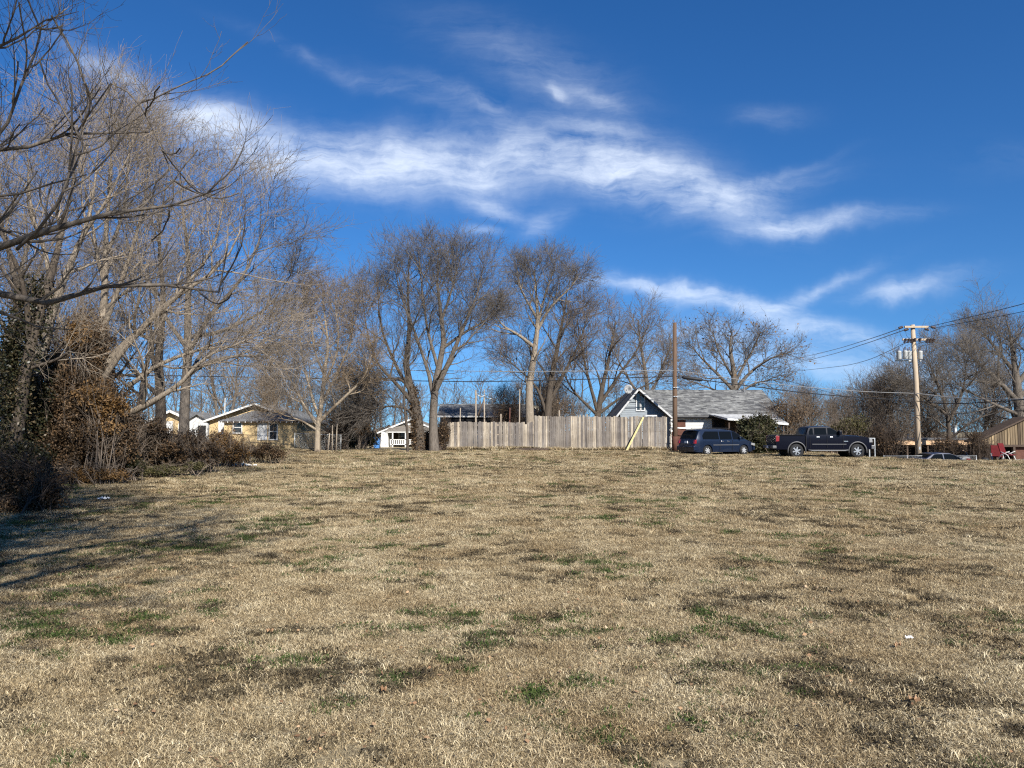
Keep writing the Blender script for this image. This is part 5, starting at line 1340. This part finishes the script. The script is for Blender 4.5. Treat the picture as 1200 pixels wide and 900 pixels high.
def jumper(pts, r_=.012):
    P, q_ = resample([(xq(a), -.22, zq(b_)) for a, b_ in pts], [r_] * len(pts), 14)
    m_ = MB(); m_.tube([tuple(p) for p in P], r_, 5); m_.build('jumper_wire', M['wire_black'], t)


jumper([(1055, 385), (1056, 392), (1059, 397), (1063, 399)]); jumper([(1062, 385), (1063, 393), (1066, 396), (1069, 396)])
jumper([(1083, 386), (1085, 391), (1082, 396)]); jumper([(1081, 387), (1078.5, 391), (1081, 395)]); jumper([(1097, 384.5), (1101, 391), (1097, 395.5), (1090, 397)])
jumper([(1060, 403), (1052, 404), (1050, 409), (1052, 414)]); jumper([(1066, 404), (1061, 406), (1059, 411)]); jumper([(1085.5, 402), (1085.5, 411), (1080, 416)]); jumper([(1084, 404), (1079, 406), (1076, 408)])
# warning plates on the pole
m_ = MB(); m_.box(-.06, .06, -.205, -.19, 1.6, 1.8); m_.build('tag_plate', M['galv'], t)


def cable(label, pts, r_, mt_, group='overhead wires', closure=None):
    P, q_ = resample(pts, [r_] * len(pts), 40); t = thing('overhead_wire', label, 'wire', tuple(P[0]), group=group)
    m_ = MB(); m_.tube([tuple(p - P[0]) for p in P], r_, 6); m_.build('cable', M[mt_], t)
    if closure is not None:
        for f0, f1 in closure:
            a = P[int(f0 * 39)]; b_ = P[int(f1 * 39)] if int(f1 * 39) > int(f0 * 39) else P[int(f0 * 39) + 1]
            m_ = MB(); c0 = a - P[0]; d_ = (b_ - a); d_ = d_ / np.linalg.norm(d_)
            m_.tube([tuple(c0), tuple(c0 + d_ * .15), tuple(c0 + d_ * 1.35), tuple(c0 + d_ * 1.5)], [.05, .13, .13, .05], 10); m_.build('splice_case', M['wire_black'], t, smooth=True)
    return t


A = lambda px, py, Y: tuple(at(px, py, Y))
cable('upper thin grey wire crossing from the left to the brown pole', [A(-80, 424, 57), A(300, 430, 56), A(560, 435, 55.5), A(792, 434, 55.2)], .022, 'wire_grey')
cable('thick dark cable crossing from the left to the brown pole below the grey wire', [A(-80, 436, 57.2), A(300, 442, 56.2), A(560, 447, 55.6), A(792, 441, 55.25)], .032, 'wire_black')
cable('thick dark cable with a black splice case going right from the brown pole', [A(792, 441, 55.2), A(860, 450, 54.8), A(960, 462, 54.4), A(1074, 470, 54.0)], .034, 'wire_black', closure=[(.045, .1)])
cable('thin wire just above the thick cable right of the brown pole', [A(792, 434, 55.2), A(900, 449, 54.8), A(1000, 458, 54.3), A(1073, 461, 54)], .02, 'wire_grey')
cable('dark cable running right from the middle of the pale pole', [A(1074, 470, 53.8), A(1110, 473, 52), A(1160, 471, 49), A(1260, 464, 45)], .030, 'wire_black')
cable('light grey cable running right above the dark one', [A(1074, 461, 53.8), A(1120, 466, 52), A(1170, 468, 49), A(1260, 466, 45)], .028, 'wire_grey')
cable('low thin drop wire right of the pale pole', [A(1074, 487, 53.8), A(1120, 485, 52), A(1170, 479, 50), A(1240, 470, 47)], .018, 'wire_black')
cable('low thin wire between the pickup side trees and the pale pole', [A(900, 440, 76), A(980, 462, 66), A(1040, 478, 58), A(1074, 486, 54)], .018, 'wire_black')
cable('high line from the left end of the top crossarm into the distance', [A(1058, 384, 53.8), A(1010, 400, 75), A(960, 414, 105), A(880, 432, 170)], .03, 'wire_grey', 'high voltage lines')
cable('second high line under the first one into the distance', [A(1062, 386, 53.8), A(1010, 404, 75), A(960, 419, 105), A(880, 437, 170)], .03, 'wire_grey', 'high voltage lines')
cable('high line climbing right from the top crossarm toward the upper edge', [A(1088, 383, 53.8), A(1130, 373, 48), A(1180, 361, 43), A(1290, 332, 36)], .018, 'wire_black', 'high voltage lines')
cable('second high line climbing right from the top crossarm', [A(1092, 385, 53.8), A(1130, 378, 48), A(1180, 369, 43), A(1290, 346, 36)], .016, 'wire_black', 'high voltage lines')
cable('faint middle wire fading left from the pale pole', [A(1070, 398, 54.2), A(1010, 424, 75), A(960, 432, 100), A(880, 440, 160)], .025, 'wire_grey', 'high voltage lines')


# ================================================================== vehicles
M['tyre'] = mat('tyre_rubber', (.022, .022, .023), .85, .2)
M['alloy'] = mat('alloy', (.36, .37, .38), .38, .6, metal=.75)
M['steel_wheel'] = mat('silver_hubcap', (.50, .50, .50), .35, .6, metal=.5)
M['blue_car'] = mat('blue_car_paint', (.007, .014, .034), .35, .35, metal=.2, coat=.3)
M['black_car'] = mat('black_car_paint', (.0022, .0028, .008), .3, .18, coat=.08)
M['navy_car'] = mat('navy_car_paint', (.012, .02, .05), .3, .5, coat=.8)
M['white_car'] = mat('silver_car_paint', (.22, .23, .24), .35, .5, coat=.6)
M['red_car'] = mat('red_car_paint', (.45, .02, .02), .35, .5, coat=.6)
M['car_glass'] = mat('car_glass', (.004, .005, .006), .08, .12)
M['black_trim'] = mat('black_trim', (.02, .02, .022), .6, .3)
M['grey_trim'] = mat('grey_trim', (.085, .085, .088), .45, .5)
M['chrome'] = mat('chrome', (.75, .75, .76), .15, .7, metal=.9)
M['red_lens'] = mat('red_lens', (.20, .010, .014), .2, .6, coat=.6)
M['clear_lens'] = mat('clear_lens', (.22, .22, .22), .2, .7, coat=.6)
M['plate'] = mat('number_plate', (.75, .76, .78), .5, .4)


def interp(pts, x):
    xs_ = [p[0] for p in pts]; return np.interp(x, xs_, [p[1] for p in pts])


def vehicle(name, label, loc, rz, S_, group=None, cat='car'):
    """S_: dict. local x runs from the tail to the nose, y is across, z up"""
    t = thing(name, label, cat, loc, rz, group)
    Ln, Wd, belt = S_['len'], S_['wid'] / 2, S_['belt']
    top = S_['top']; rock = S_['rock']; wheels = S_['wheels']; ra = S_['arch']; rw = S_['rw']
    def zb(x):
        z = rock + S_.get('endlift', .06) * (max(0, .35 - x) + max(0, x - (Ln - .35)))
        for wx in wheels:
            if abs(x - wx) < ra: z = max(z, rw + math.sqrt(ra * ra - (x - wx) ** 2))
        return z
    def yw(x, z):
        w = Wd
        d = max(0, .55 - x) / .55; w -= S_.get('tail_in', .10) * d ** 2.2
        d = max(0, x - (Ln - 1.0)); w -= S_.get('nose_in', .22) * d ** 2.4
        if z > belt: w -= S_.get('tumble', .26) * (z - belt) ** 1.0
        else: w -= .10 * ((belt - z) / belt) ** 2.5
        return w
    # stations
    xs_ = sorted(set([round(v, 3) for v in list(np.linspace(0, Ln, 54)) + [p[0] for p in top] + sum([[w_ - ra - .001, w_ - ra + .001, w_ + ra - .001, w_ + ra + .001] + list(w_ + ra * np.cos(np.linspace(0, pi, 15))) for w_ in wheels], [])]))
    xs_ = [x for x in xs_ if 0 <= x <= Ln]
    NR = 9; NT = 7
    rows = []
    for x in xs_:
        zt_ = float(interp(top, x)); z0 = min(zb(x), zt_ - .03); ring = []
        zr_ = zt_ - .05
        side = []
        for j in range(NR):
            z = z0 + (zr_ - z0) * j / (NR - 1); side.append((yw(x, z), z))
        ye, zed = side[-1]
        topr = []
        for j in range(1, NT + 1):
            f = j / (NT + 1.)
            a_ = f * 2 - 1; yv = -a_ * ye * (.985); topr.append((yv, zt_ - .05 * abs(a_) ** 6))
        ring = [(x, y_, z) for (y_, z) in side] + [(x, y_, z) for (y_, z) in topr] + [(x, -y_, z) for (y_, z) in side[::-1]]
        rows.append(ring)
    V = [p for rg in rows for p in rg]; n = len(rows[0]); F = []
    for i in range(len(rows) - 1):
        for j in range(n - 1): F.append((i * n + j, (i + 1) * n + j, (i + 1) * n + j + 1, i * n + j + 1))
        F.append((i * n + n - 1, (i + 1) * n + n - 1, (i + 1) * n, i * n))          # floor
    F.append(tuple(range(n))[::-1][::-1]); F.append(tuple((len(rows) - 1) * n + j for j in range(n))[::-1])
    mb = MB(); mb.add(V, F); bo = mb.build('body', M[S_['paint']], t, smooth=True)
    bo.data.set_sharp_from_angle(angle=R(32)) if hasattr(bo.data, 'set_sharp_from_angle') else None
    # side glass
    for poly in S_['glass']:
        for sg in (1, -1):
            g = MB(); x0 = poly['x0']; x1 = poly['x1']; NN = 10; vs = []; fs = []
            for i in range(NN + 1):
                x = x0 + (x1 - x0) * i / NN; zl = poly['zb'](x) if callable(poly['zb']) else poly['zb']; zt_ = min(poly['zt'](x) if callable(poly['zt']) else poly['zt'], float(interp(top, x)) - .07)
                for j in range(4):
                    z = zl + max(zt_ - zl, .005) * j / 3; vs.append((x, sg * (yw(x, z) + .006), z))
            for i in range(NN):
                for j in range(3): fs.append((i * 4 + j, (i + 1) * 4 + j, (i + 1) * 4 + j + 1, i * 4 + j + 1) if sg < 0 else (i * 4 + j, i * 4 + j + 1, (i + 1) * 4 + j + 1, (i + 1) * 4 + j))
            g.add(vs, fs).build('side_window', M['car_glass'], t, smooth=True)
    # screens follow the top surface
    for nm, x0, x1 in S_['screens']:
        g = MB(); vs = []; fs = []
        for i in range(7):
            x = x0 + (x1 - x0) * i / 6; z = float(interp(top, x)); ye = yw(x, z - .05) * .86
            for j in range(9): a_ = j / 4 - 1; vs.append((x - (.012 if x1 < Ln / 2 else -.012), a_ * ye, z + .010 - .05 * (abs(a_) * .86) ** 6))
        for i in range(6):
            for j in range(8): fs.append((i * 9 + j, (i + 1) * 9 + j, (i + 1) * 9 + j + 1, i * 9 + j + 1))
        g.add(vs, fs).build(nm, M['car_glass'], t, smooth=True)
    # wheels and wheel wells
    for wx in wheels:
        for sg in (1, -1):
            yo = Wd - .03
            w = thing_part = bpy.data.objects.new('wheel', None)
            m_ = MB(); wd = S_.get('tw', .22)
            m_.lathe([(rw * .62, 0), (rw * .9, 0), (rw * .985, .03), (rw, .06), (rw, wd - .05), (rw * .96, wd), (rw * .62, wd), (rw * .62, 0)], axis='y', n=32, cap=False)
            m_.xf(Matrix.Translation((wx, (yo - wd) if sg > 0 else -yo, rw))); ty = m_.build('wheel', M['tyre'], t, smooth=True)
            rim = MB(); ri = rw * .64; s_ = sg
            yf = yo - .02 if sg > 0 else -(yo - .02)
            rim.lathe([(ri, -.03), (ri, .012), (ri * .9, .016), (ri * .88, -.02)], (wx, yf, rw), 'y', 28, cap=False)
            ns = S_.get('spokes', 6)
            for i in range(ns):
                a_ = 2 * pi * i / ns + .3
                rim.bar((wx, yf + s_ * .004, rw), (wx + cos(a_) * ri * .92, yf, rw + sin(a_) * ri * .92), S_.get('spw', .05), .02, (0, 1, 0))
            rim.lathe([(0, -.01), (.06, -.01), (.06, .012), (0, .018)], (wx, yf, rw), 'y', 12)
            rim.build('rim', M[S_['rim']], ty)
            dk = MB(); dk.lathe([(0, -.004), (ri * 1.02, -.004), (ri * 1.02, 0.004), (0, 0.004)], (wx, yf - s_ * .045, rw), 'y', 24); dk.build('brake_disc', M['black_trim'], ty)
        m_ = MB(); m_.lathe([(ra * .985, 0), (ra * .985, Wd * 2 - .3)], (wx, -Wd + .15, rw), 'y', 24); m_.build('wheel_well', M['dark_in'], t)
    return t, yw, top


def arch_trim(t, S_, mt_, wid=.06):
    for wx in S_['wheels']:
        for sg in (1, -1):
            m_ = MB(); ra = S_['arch']; rw = S_['rw']; pts = []
            for i in range(15):
                a_ = pi * (i / 14); x = wx + (ra + wid / 2) * cos(a_); z = rw + (ra + wid / 2) * sin(a_) - (.12 if i in (0, 14) else 0); pts.append((x, sg * (S_['wid'] / 2 - .005), z))
            m_.tube(pts, wid / 2, 6); m_.build('arch_trim', M[mt_], t, smooth=True)


# ---- blue minivan
VS = dict(len=5.1, wid=1.98, belt=1.03, rock=.24, wheels=(1.02, 4.05), arch=.40, rw=.335, paint='blue_car', rim='steel_wheel', tail_in=.14, nose_in=.34, tumble=.28, spokes=7, spw=.07,
          top=[(0, .66), (.03, .80), (.07, .98), (.13, 1.10), (.30, 1.45), (.42, 1.66), (.62, 1.735), (1.4, 1.775), (2.4, 1.775), (3.1, 1.70), (3.4, 1.60), (4.12, 1.12), (4.4, 1.03), (4.8, .93), (5.0, .82), (5.08, .68), (5.1, .6)],
          glass=[dict(x0=.62, x1=1.95, zb=1.08, zt=lambda x: 1.60 - max(0, .85 - x) * 1.2), dict(x0=2.02, x1=3.02, zb=1.07, zt=1.60), dict(x0=3.09, x1=4.0, zb=1.07, zt=1.60)],
          screens=[('rear_window', .145, .415), ('windscreen', 3.42, 4.08)])
VX, VY, VR = XF(839.5, 52.3), 52.3, R(24)
t, yw, tp = vehicle('minivan', 'dark blue minivan parked nose away beside the brown pole', (0, 0, 0), VR, VS, cat='minivan')
cxy = Vector((VS['len'] / 2, 0, 0)); cxy.rotate(t.rotation_euler); vz = h(VX, VY) + .0
t.location = (VX - cxy.x, VY - cxy.y, vz)
W2 = VS['wid'] / 2
for sg in (1, -1):
    m_ = MB(); m_.prism([(-.03, .80), (.16, .80), (.30, 1.08), (.20, 1.10), (.04, 1.0)], 'y', sg * (W2 - .24), sg * (W2 - .07)); m_.build('tail_lamp', M['red_lens'], t, bevel=.015)
    m_ = MB(); m_.prism([(5.02, .62), (5.06, .78), (4.75, .84), (4.72, .7)], 'y', sg * (W2 - .30), sg * (W2 - .10)); m_.build('headlight', M['clear_lens'], t, bevel=.015)
    m_ = MB(); m_.box(3.55, 3.68, sg * (W2 - .04), sg * (W2 + .17), 1.08, 1.24); m_.build('mirror', M['blue_car'], t, bevel=.03)
    m_ = MB(); m_.box(1.45, 3.6, sg * W2 - .012, sg * W2 + .012, .68, .73); m_.build('side_moulding', M['grey_trim'], t)
    for hx in (2.15, 2.62):
        m_ = MB(); m_.box(hx, hx + .16, sg * W2 - .02, sg * W2 + .03, .93, .97); m_.build('door_handle', M['chrome'], t, bevel=.008)
    m_ = MB()
    for sx in (2.0, 3.05): m_.box(sx, sx + .012, sg * W2 - .02, sg * W2 + .002, .36, 1.03)
    m_.build('door_gap', M['black_trim'], t)
    m_ = MB(); m_.tube([(.9, sg * .66, 1.80), (1.0, sg * .66, 1.83), (2.9, sg * .66, 1.81), (3.0, sg * .66, 1.76)], .02, 6); m_.build('roof_rail', M['black_trim'], t)
m_ = MB(); m_.prism([(-.09, .34), (-.09, .62), (.02, .66), (.3, .64), (.3, .32)], 'y', -W2 + .05, W2 - .05); m_.build('rear_bumper', M['blue_car'], t, bevel=.03)
m_ = MB(); m_.box(-.1, -.085, -.6, .6, .56, .60); m_.build('bumper_strip', M['black_trim'], t)
m_ = MB(); m_.box(-.02, .02, -.16, .16, .82, .97); m_.build('number_plate', M['plate'], t)
m_ = MB(); m_.prism([(5.0, .32), (5.14, .36), (5.15, .56), (5.0, .62)], 'y', -W2 + .2, W2 - .2); m_.build('front_bumper', M['blue_car'], t, bevel=.03)
m_ = MB(); m_.box(.28, .40, -.5, .5, 1.68, 1.74); m_.build('rear_spoiler', M['blue_car'], t, bevel=.02)

# ---- black crew cab pickup
TS = dict(len=5.85, wid=2.03, belt=1.32, rock=.50, wheels=(1.22, 4.88), arch=.50, rw=.42, paint='black_car', rim='alloy', tail_in=.03, nose_in=.22, tumble=.18, endlift=.0, tw=.28, spokes=6, spw=.075,
          top=[(0, 1.32), (.03, 1.36), (1.78, 1.36), (1.80, 1.37), (1.98, 1.86), (2.15, 1.90), (2.7, 1.935), (3.1, 1.92), (3.35, 1.86), (4.05, 1.42), (4.2, 1.37), (5.0, 1.34), (5.55, 1.26), (5.75, 1.18), (5.82, 1.0), (5.85, .85)],
          glass=[dict(x0=1.98, x1=2.22, zb=1.40, zt=lambda x: 1.40 + min(.38, (x - 1.9) * 2.2)), dict(x0=2.30, x1=3.02, zb=1.40, zt=1.80), dict(x0=3.10, x1=3.92, zb=1.40, zt=1.80)],
          screens=[('rear_window', 1.82, 1.96), ('windscreen', 3.38, 4.02)])
TX, TY = XF(958, 47.8), 47.8
t, yw, tp = vehicle('pickup_truck', 'black crew cab pickup truck with silver wheels parked facing right', (0, 0, 0), R(-1.5), TS, cat='pickup truck')
TZ = h(TX, TY) + .03; t.location = (TX - TS['len'] / 2, TY, TZ)
W2 = TS['wid'] / 2
arch_trim(t, TS, 'grey_trim', .075)
for sg in (1, -1):
    m_ = MB(); m_.prism([(-.025, .98), (.17, 1.0), (.19, 1.32), (-.02, 1.34)], 'y', sg * (W2 - .17), sg * (W2 + .008)); m_.build('tail_lamp', M['red_lens'], t, bevel=.012)
    m_ = MB(); m_.prism([(5.6, .93), (5.84, .93), (5.82, 1.12), (5.62, 1.16)], 'y', sg * (W2 - .42), sg * (W2 - .13)); m_.build('headlight', M['clear_lens'], t, bevel=.012)
    m_ = MB(); m_.box(3.72, 3.88, sg * (W2 - .06), sg * (W2 + .22), 1.40, 1.64); m_.build('mirror', M['black_car'], t, bevel=.03)
    m_ = MB(); m_.box(2.15, 4.2, sg * W2 - .02, sg * W2 + .014, .80, .84); m_.build('side_moulding', M['grey_trim'], t)
    m_ = MB(); m_.tube([(1.9, sg * (W2 + .03), .47), (2.1, sg * (W2 + .06), .44), (4.1, sg * (W2 + .06), .44), (4.3, sg * (W2 + .03), .47)], .045, 8); m_.build('running_board', M['grey_trim'], t, smooth=True)
    for hx in (2.42, 3.22):
        m_ = MB(); m_.box(hx, hx + .19, sg * W2 - .02, sg * W2 + .04, 1.22, 1.27); m_.build('door_handle', M['chrome'], t, bevel=.01)
    m_ = MB(); m_.box(4.05, 4.3, sg * W2 - .02, sg * W2 + .006, .98, 1.02); m_.build('door_badge', M['chrome'], t)
    m_ = MB()
    for sx in (2.02, 3.04, 4.0): m_.box(sx, sx + .014, sg * W2 - .02, sg * W2 + .002, .60, 1.32)
    m_.box(1.76, 1.80, sg * W2 - .05, sg * W2 + .002, .60, 1.35); m_.build('door_gap', M['dark_in'], t)
m_ = MB(); m_.box(.06, 1.74, -W2 + .1, W2 - .1, 1.362, 1.385); m_.build('bed_cover', M['black_trim'], t, bevel=.01)
m_ = MB(); m_.box(-.025, .002, -W2 + .19, W2 - .19, .74, 1.33); m_.build('tailgate', M['black_trim'], t)
m_ = MB(); m_.box(-.045, -.026, -.14, .14, 1.18, 1.24); m_.build('tailgate_handle', M['black_trim'], t, bevel=.006)
m_ = MB(); m_.box(-.045, -.026, -.20, .20, 1.02, 1.09); m_.build('tailgate_badge', M['grey_trim'], t)
m_ = MB(); m_.box(-.22, .02, -W2 + .02, W2 - .02, .56, .73); m_.build('rear_bumper', M['grey_trim'], t, bevel=.03)
m_ = MB(); m_.box(-.235, -.222, -.45, .05, .58, .70); m_.build('bumper_step', M['black_trim'], t)
m_ = MB(); m_.box(-.25, -.236, -.16, .16, .57, .71); m_.build('number_plate', M['plate'], t)
m_ = MB(); m_.box(5.75, 5.98, -W2 + .12, W2 - .12, .52, .76); m_.build('front_bumper', M['grey_trim'], t, bevel=.04)
m_ = MB(); m_.box(5.82, 5.87, -.62, .62, .78, 1.14); m_.build('grille', M['black_trim'], t, bevel=.01)
m_ = MB(); m_.tube([(2.2, 0, 1.92), (2.25, 0, 2.02)], .02, 6); m_.box(2.9, 3.02, -.05, .05, 1.93, 1.975); m_.build('roof_antenna', M['grey_trim'], t)
m_ = MB(); m_.tube([(.0, .3, .5), (1.2, .3, .42), (4.9, .3, .42)], .05, 8); m_.box(.3, 5.3, -.45, .45, .44, .56); m_.build('chassis', M['dark_in'], t)

# ---- driveway slab under the vehicles
m_ = MB()
xa, xb, yc = XF(800, 50), XF(1024, 48), 48
rows = []
N = 24
for i in range(N + 1):
    x = xa + (xb - xa) * i / N
    ya = (50.3 - 5.0 * min(1, i / N * 1.6)); yb = 56.0 - 5.2 * min(1, i / N * 1.5)
    rows.append([(x, ya, h(x, ya) + .014), (x, (ya + yb) / 2, h(x, (ya + yb) / 2) + .016), (x, yb, h(x, yb) + .016)])
vs = [p for r_ in rows for p in r_]; fs = []
for i in range(N):
    for j in range(2): fs.append((i * 3 + j, (i + 1) * 3 + j, (i + 1) * 3 + j + 1, i * 3 + j + 1))
tag(m_.add(vs, fs).build('driveway', M['conc']), kind='structure')

# ---- smaller vehicles half hidden
CS = dict(len=4.5, wid=1.78, belt=.92, rock=.22, wheels=(.85, 3.6), arch=.37, rw=.315, paint='navy_car', rim='steel_wheel', tail_in=.14, nose_in=.25, tumble=.32, spokes=6, spw=.06,
          top=[(0, .7), (.05, .9), (.2, 1.0), (.75, 1.06), (1.3, 1.38), (1.9, 1.45), (2.5, 1.42), (2.9, 1.28), (3.4, .98), (4.1, .86), (4.4, .74), (4.5, .6)],
          glass=[dict(x0=1.0, x1=1.95, zb=.98, zt=lambda x: .98 + min(.36, (x - .95) * .8)), dict(x0=2.02, x1=3.1, zb=.98, zt=lambda x: 1.34)],
          screens=[('rear_window', .85, 1.25), ('windscreen', 2.92, 3.35)])


def sedan(label, px, Y_, rz, paint, zoff=0):
    S_ = dict(CS); S_['paint'] = paint; t, yw, tp = vehicle('parked_car', label, G(px, Y_, zoff), rz, S_)
    for sg in (1, -1):
        m_ = MB(); m_.box(4.28, 4.44, sg * .5, sg * .78, .62, .74); m_.build('headlight', M['clear_lens'], t, bevel=.02)
        m_ = MB(); m_.box(-.02, .12, sg * .5, sg * .78, .72, .86); m_.build('tail_lamp', M['red_lens'], t, bevel=.02)
        m_ = MB(); m_.box(3.0, 3.12, sg * .86, sg * 1.02, .96, 1.08); m_.build('mirror', M[paint], t, bevel=.02)
        m_ = MB(); m_.box(1.98, 2.0, sg * .89 - .02, sg * .89 + .002, .35, .95); m_.build('door_gap', M['dark_in'], t)
    m_ = MB(); m_.box(4.46, 4.53, -.7, .7, .3, .5); m_.build('front_bumper', M[paint], t, bevel=.02)
    return t


sedan('dark blue car parked low beyond the grass behind the pale utility pole', 1062, 52.2, R(4), 'navy_car', -.0)
sedan('grey car with its tail under the shed, seen left of the red chairs', 1121, 56.5, R(70), 'white_car')
sedan('red car glimpsed through the ivy at the far left edge', -20, 42, R(10), 'red_car')
m_ = MB(); m_.lathe([(.0, 0), (.25, .02), (.32, .2), (.28, .5), (.12, .62), (0, .63)], n=18); M['pale_tarp'] = mat('pale_tarp', (.42, .42, .40), .6, .3, var=.2)


# ---- red high backed patio chairs with white legs
M['red_cloth'] = mat('red_cloth', (.10, .008, .010), .8, .2, var=.3, vscale=6)


def patio_chair(label, loc, rz, first=None):
    if first is not None: return dup(first, loc, rz, label)
    t = thing('patio_chair', label, 'chair', loc, rz, 'red patio chairs under the barn')
    m_ = MB(); m_.prism([(-.05, .42), (-.13, .44), (-.34, 1.12), (-.26, 1.16)], 'x', -.29, .29); m_.xf(Matrix.Rotation(0, 4, 'Z')); m_.v = [(x, -y - .0, z) for x, y, z in m_.v]; m_.build('backrest', M['red_cloth'], t, bevel=.03)
    m_ = MB(); m_.box(-.29, .29, -.46, .06, .40, .47); m_.build('seat', M['red_cloth'], t, bevel=.03)
    for sx in (-1, 1):
        m_ = MB(); m_.tube([(sx * .31, -.5, 0), (sx * .31, -.3, .42), (sx * .31, .1, .62)], .022, 6); m_.build('leg', M['white_paint'], t, smooth=True)
        m_ = MB(); m_.tube([(sx * .31, .34, 0), (sx * .31, .1, .42), (sx * .31, -.42, .66)], .022, 6); m_.build('leg', M['white_paint'], t, smooth=True)
    return t


pc = patio_chair('red high backed patio chair, right hand one of the pair under the barn', G(1176, 43.2), .5); pc.scale = (.9,) * 3
d = patio_chair('red high backed patio chair, left hand one of the pair under the barn', G(1166, 44.2), -.4, pc); d['group'] = 'red patio chairs under the barn'

# dark utility trailer / clutter under the barn
t = thing('grill', 'round black kettle grill on three legs left of the red chairs', 'grill', G(1152, 53))
m_ = MB(); m_.lathe([(.0, .55), (.2, .6), (.3, .78), (.3, .8), (0, .8)], n=18); m_.build('bowl', M['black_trim'], t, smooth=True)
m_ = MB(); m_.lathe([(.305, .803), (.27, .95), (.15, 1.05), (0, 1.08)], n=18); m_.build('lid', M['black_trim'], t, smooth=True)
for i in range(3):
    m_ = MB(); a_ = i * 2.09; m_.tube([(.12 * cos(a_), .12 * sin(a_), .6), (.33 * cos(a_), .33 * sin(a_), 0)], .015, 6); m_.build('leg', M['galv'], t)

# ---- litter and leaves on the lawn
M['paper'] = mat('white_paper', (.78, .77, .74), .8, .2)


def litter(label, px, py, Y_, s_, seed, mt_='paper'):
    r = np.random.default_rng(seed); n = 9
    vs = []; fs = []
    for i in range(n):
        for j in range(n): vs.append(((i / (n - 1) - .5) * s_ * (1 + .2 * r.normal()), (j / (n - 1) - .5) * s_ * .7, abs(r.normal()) * s_ * .14 + .02))
    for i in range(n - 1):
        for j in range(n - 1): fs.append((i * n + j, (i + 1) * n + j, (i + 1) * n + j + 1, i * n + j + 1))
    m_ = MB().add(vs, fs); o = tag(m_.build('litter', M[mt_]), label, 'litter', 'pale litter on the lawn'); o.location = G(px, Y_, .01)
    sm_ = o.modifiers.new('thick', 'SOLIDIFY'); sm_.thickness = .004
    return o


litter('white crumpled litter on the shaded grass nearest the dark bush', 126, 586, 18.4, .24, 1)
litter('white litter scrap against the foot of the vine heap', 139, 562, 25.5, .32, 2)
litter('flat pale litter at the foot of the brush further back', 284, 547, 35.0, .7, 3)
litter('pale strip of litter beside the flat one at the brush foot', 297, 547, 35.5, .35, 5)
litter('small white litter scrap on the right side of the lawn', 1057, 748, 6.15, .055, 4)
r = np.random.default_rng(31)
n = 2600
y = 3.4 + 19 * r.random(n) ** 1.4; x = (r.random(n) * 2 - 1) * (y * .72 + .5); kk = fbm(x, y, .6, 500) + (x < -1) * .06 > .50; x, y = x[kk], y[kk]
P = np.stack([x, y, H(x, y) + .028 + .02 * r.random(len(x))], -1)
tag(leaf_mesh('fallen_leaves', P, .026, M['leaf_fallen'], r, flat=.7, var=1.4, asp=.7), 'dry orange brown leaves scattered over the lawn', 'leaves', kind='stuff')
for i, (px, Y_, s_, lab) in enumerate(((1060, 4.72, .036, 'round orange leaf lying on the lawn near the lower right corner'), (452, 4.9, .028, 'pale pointed leaf lying near the bottom of the picture left of the middle'), (321, 6.3, .036, 'orange leaf on the lawn left of the middle'), (1044, 5.9, .035, 'small orange leaf just left of the white scrap'))):
    m_ = MB(); nseg = 12; vs = [(0, 0, .012)]; fs = []
    for j in range(nseg):
        a_ = 2 * pi * j / nseg; rr = s_ * (.75 + .25 * abs(cos(a_ * 2.5))) * (1.25 if j == 0 else 1); vs.append((rr * cos(a_), rr * .72 * sin(a_), .006 + .014 * (j % 3)))
        fs.append((0, 1 + j, 1 + (j + 1) % nseg))
    o = tag(m_.add(vs, fs).build('fallen_leaf', M['leaf_fallen']), lab, 'leaf', 'large fallen leaves'); o.location = G(px, Y_, .033); o.rotation_euler = (.12, .1, i * 1.3)
    s2 = o.modifiers.new('thick', 'SOLIDIFY'); s2.thickness = .0015
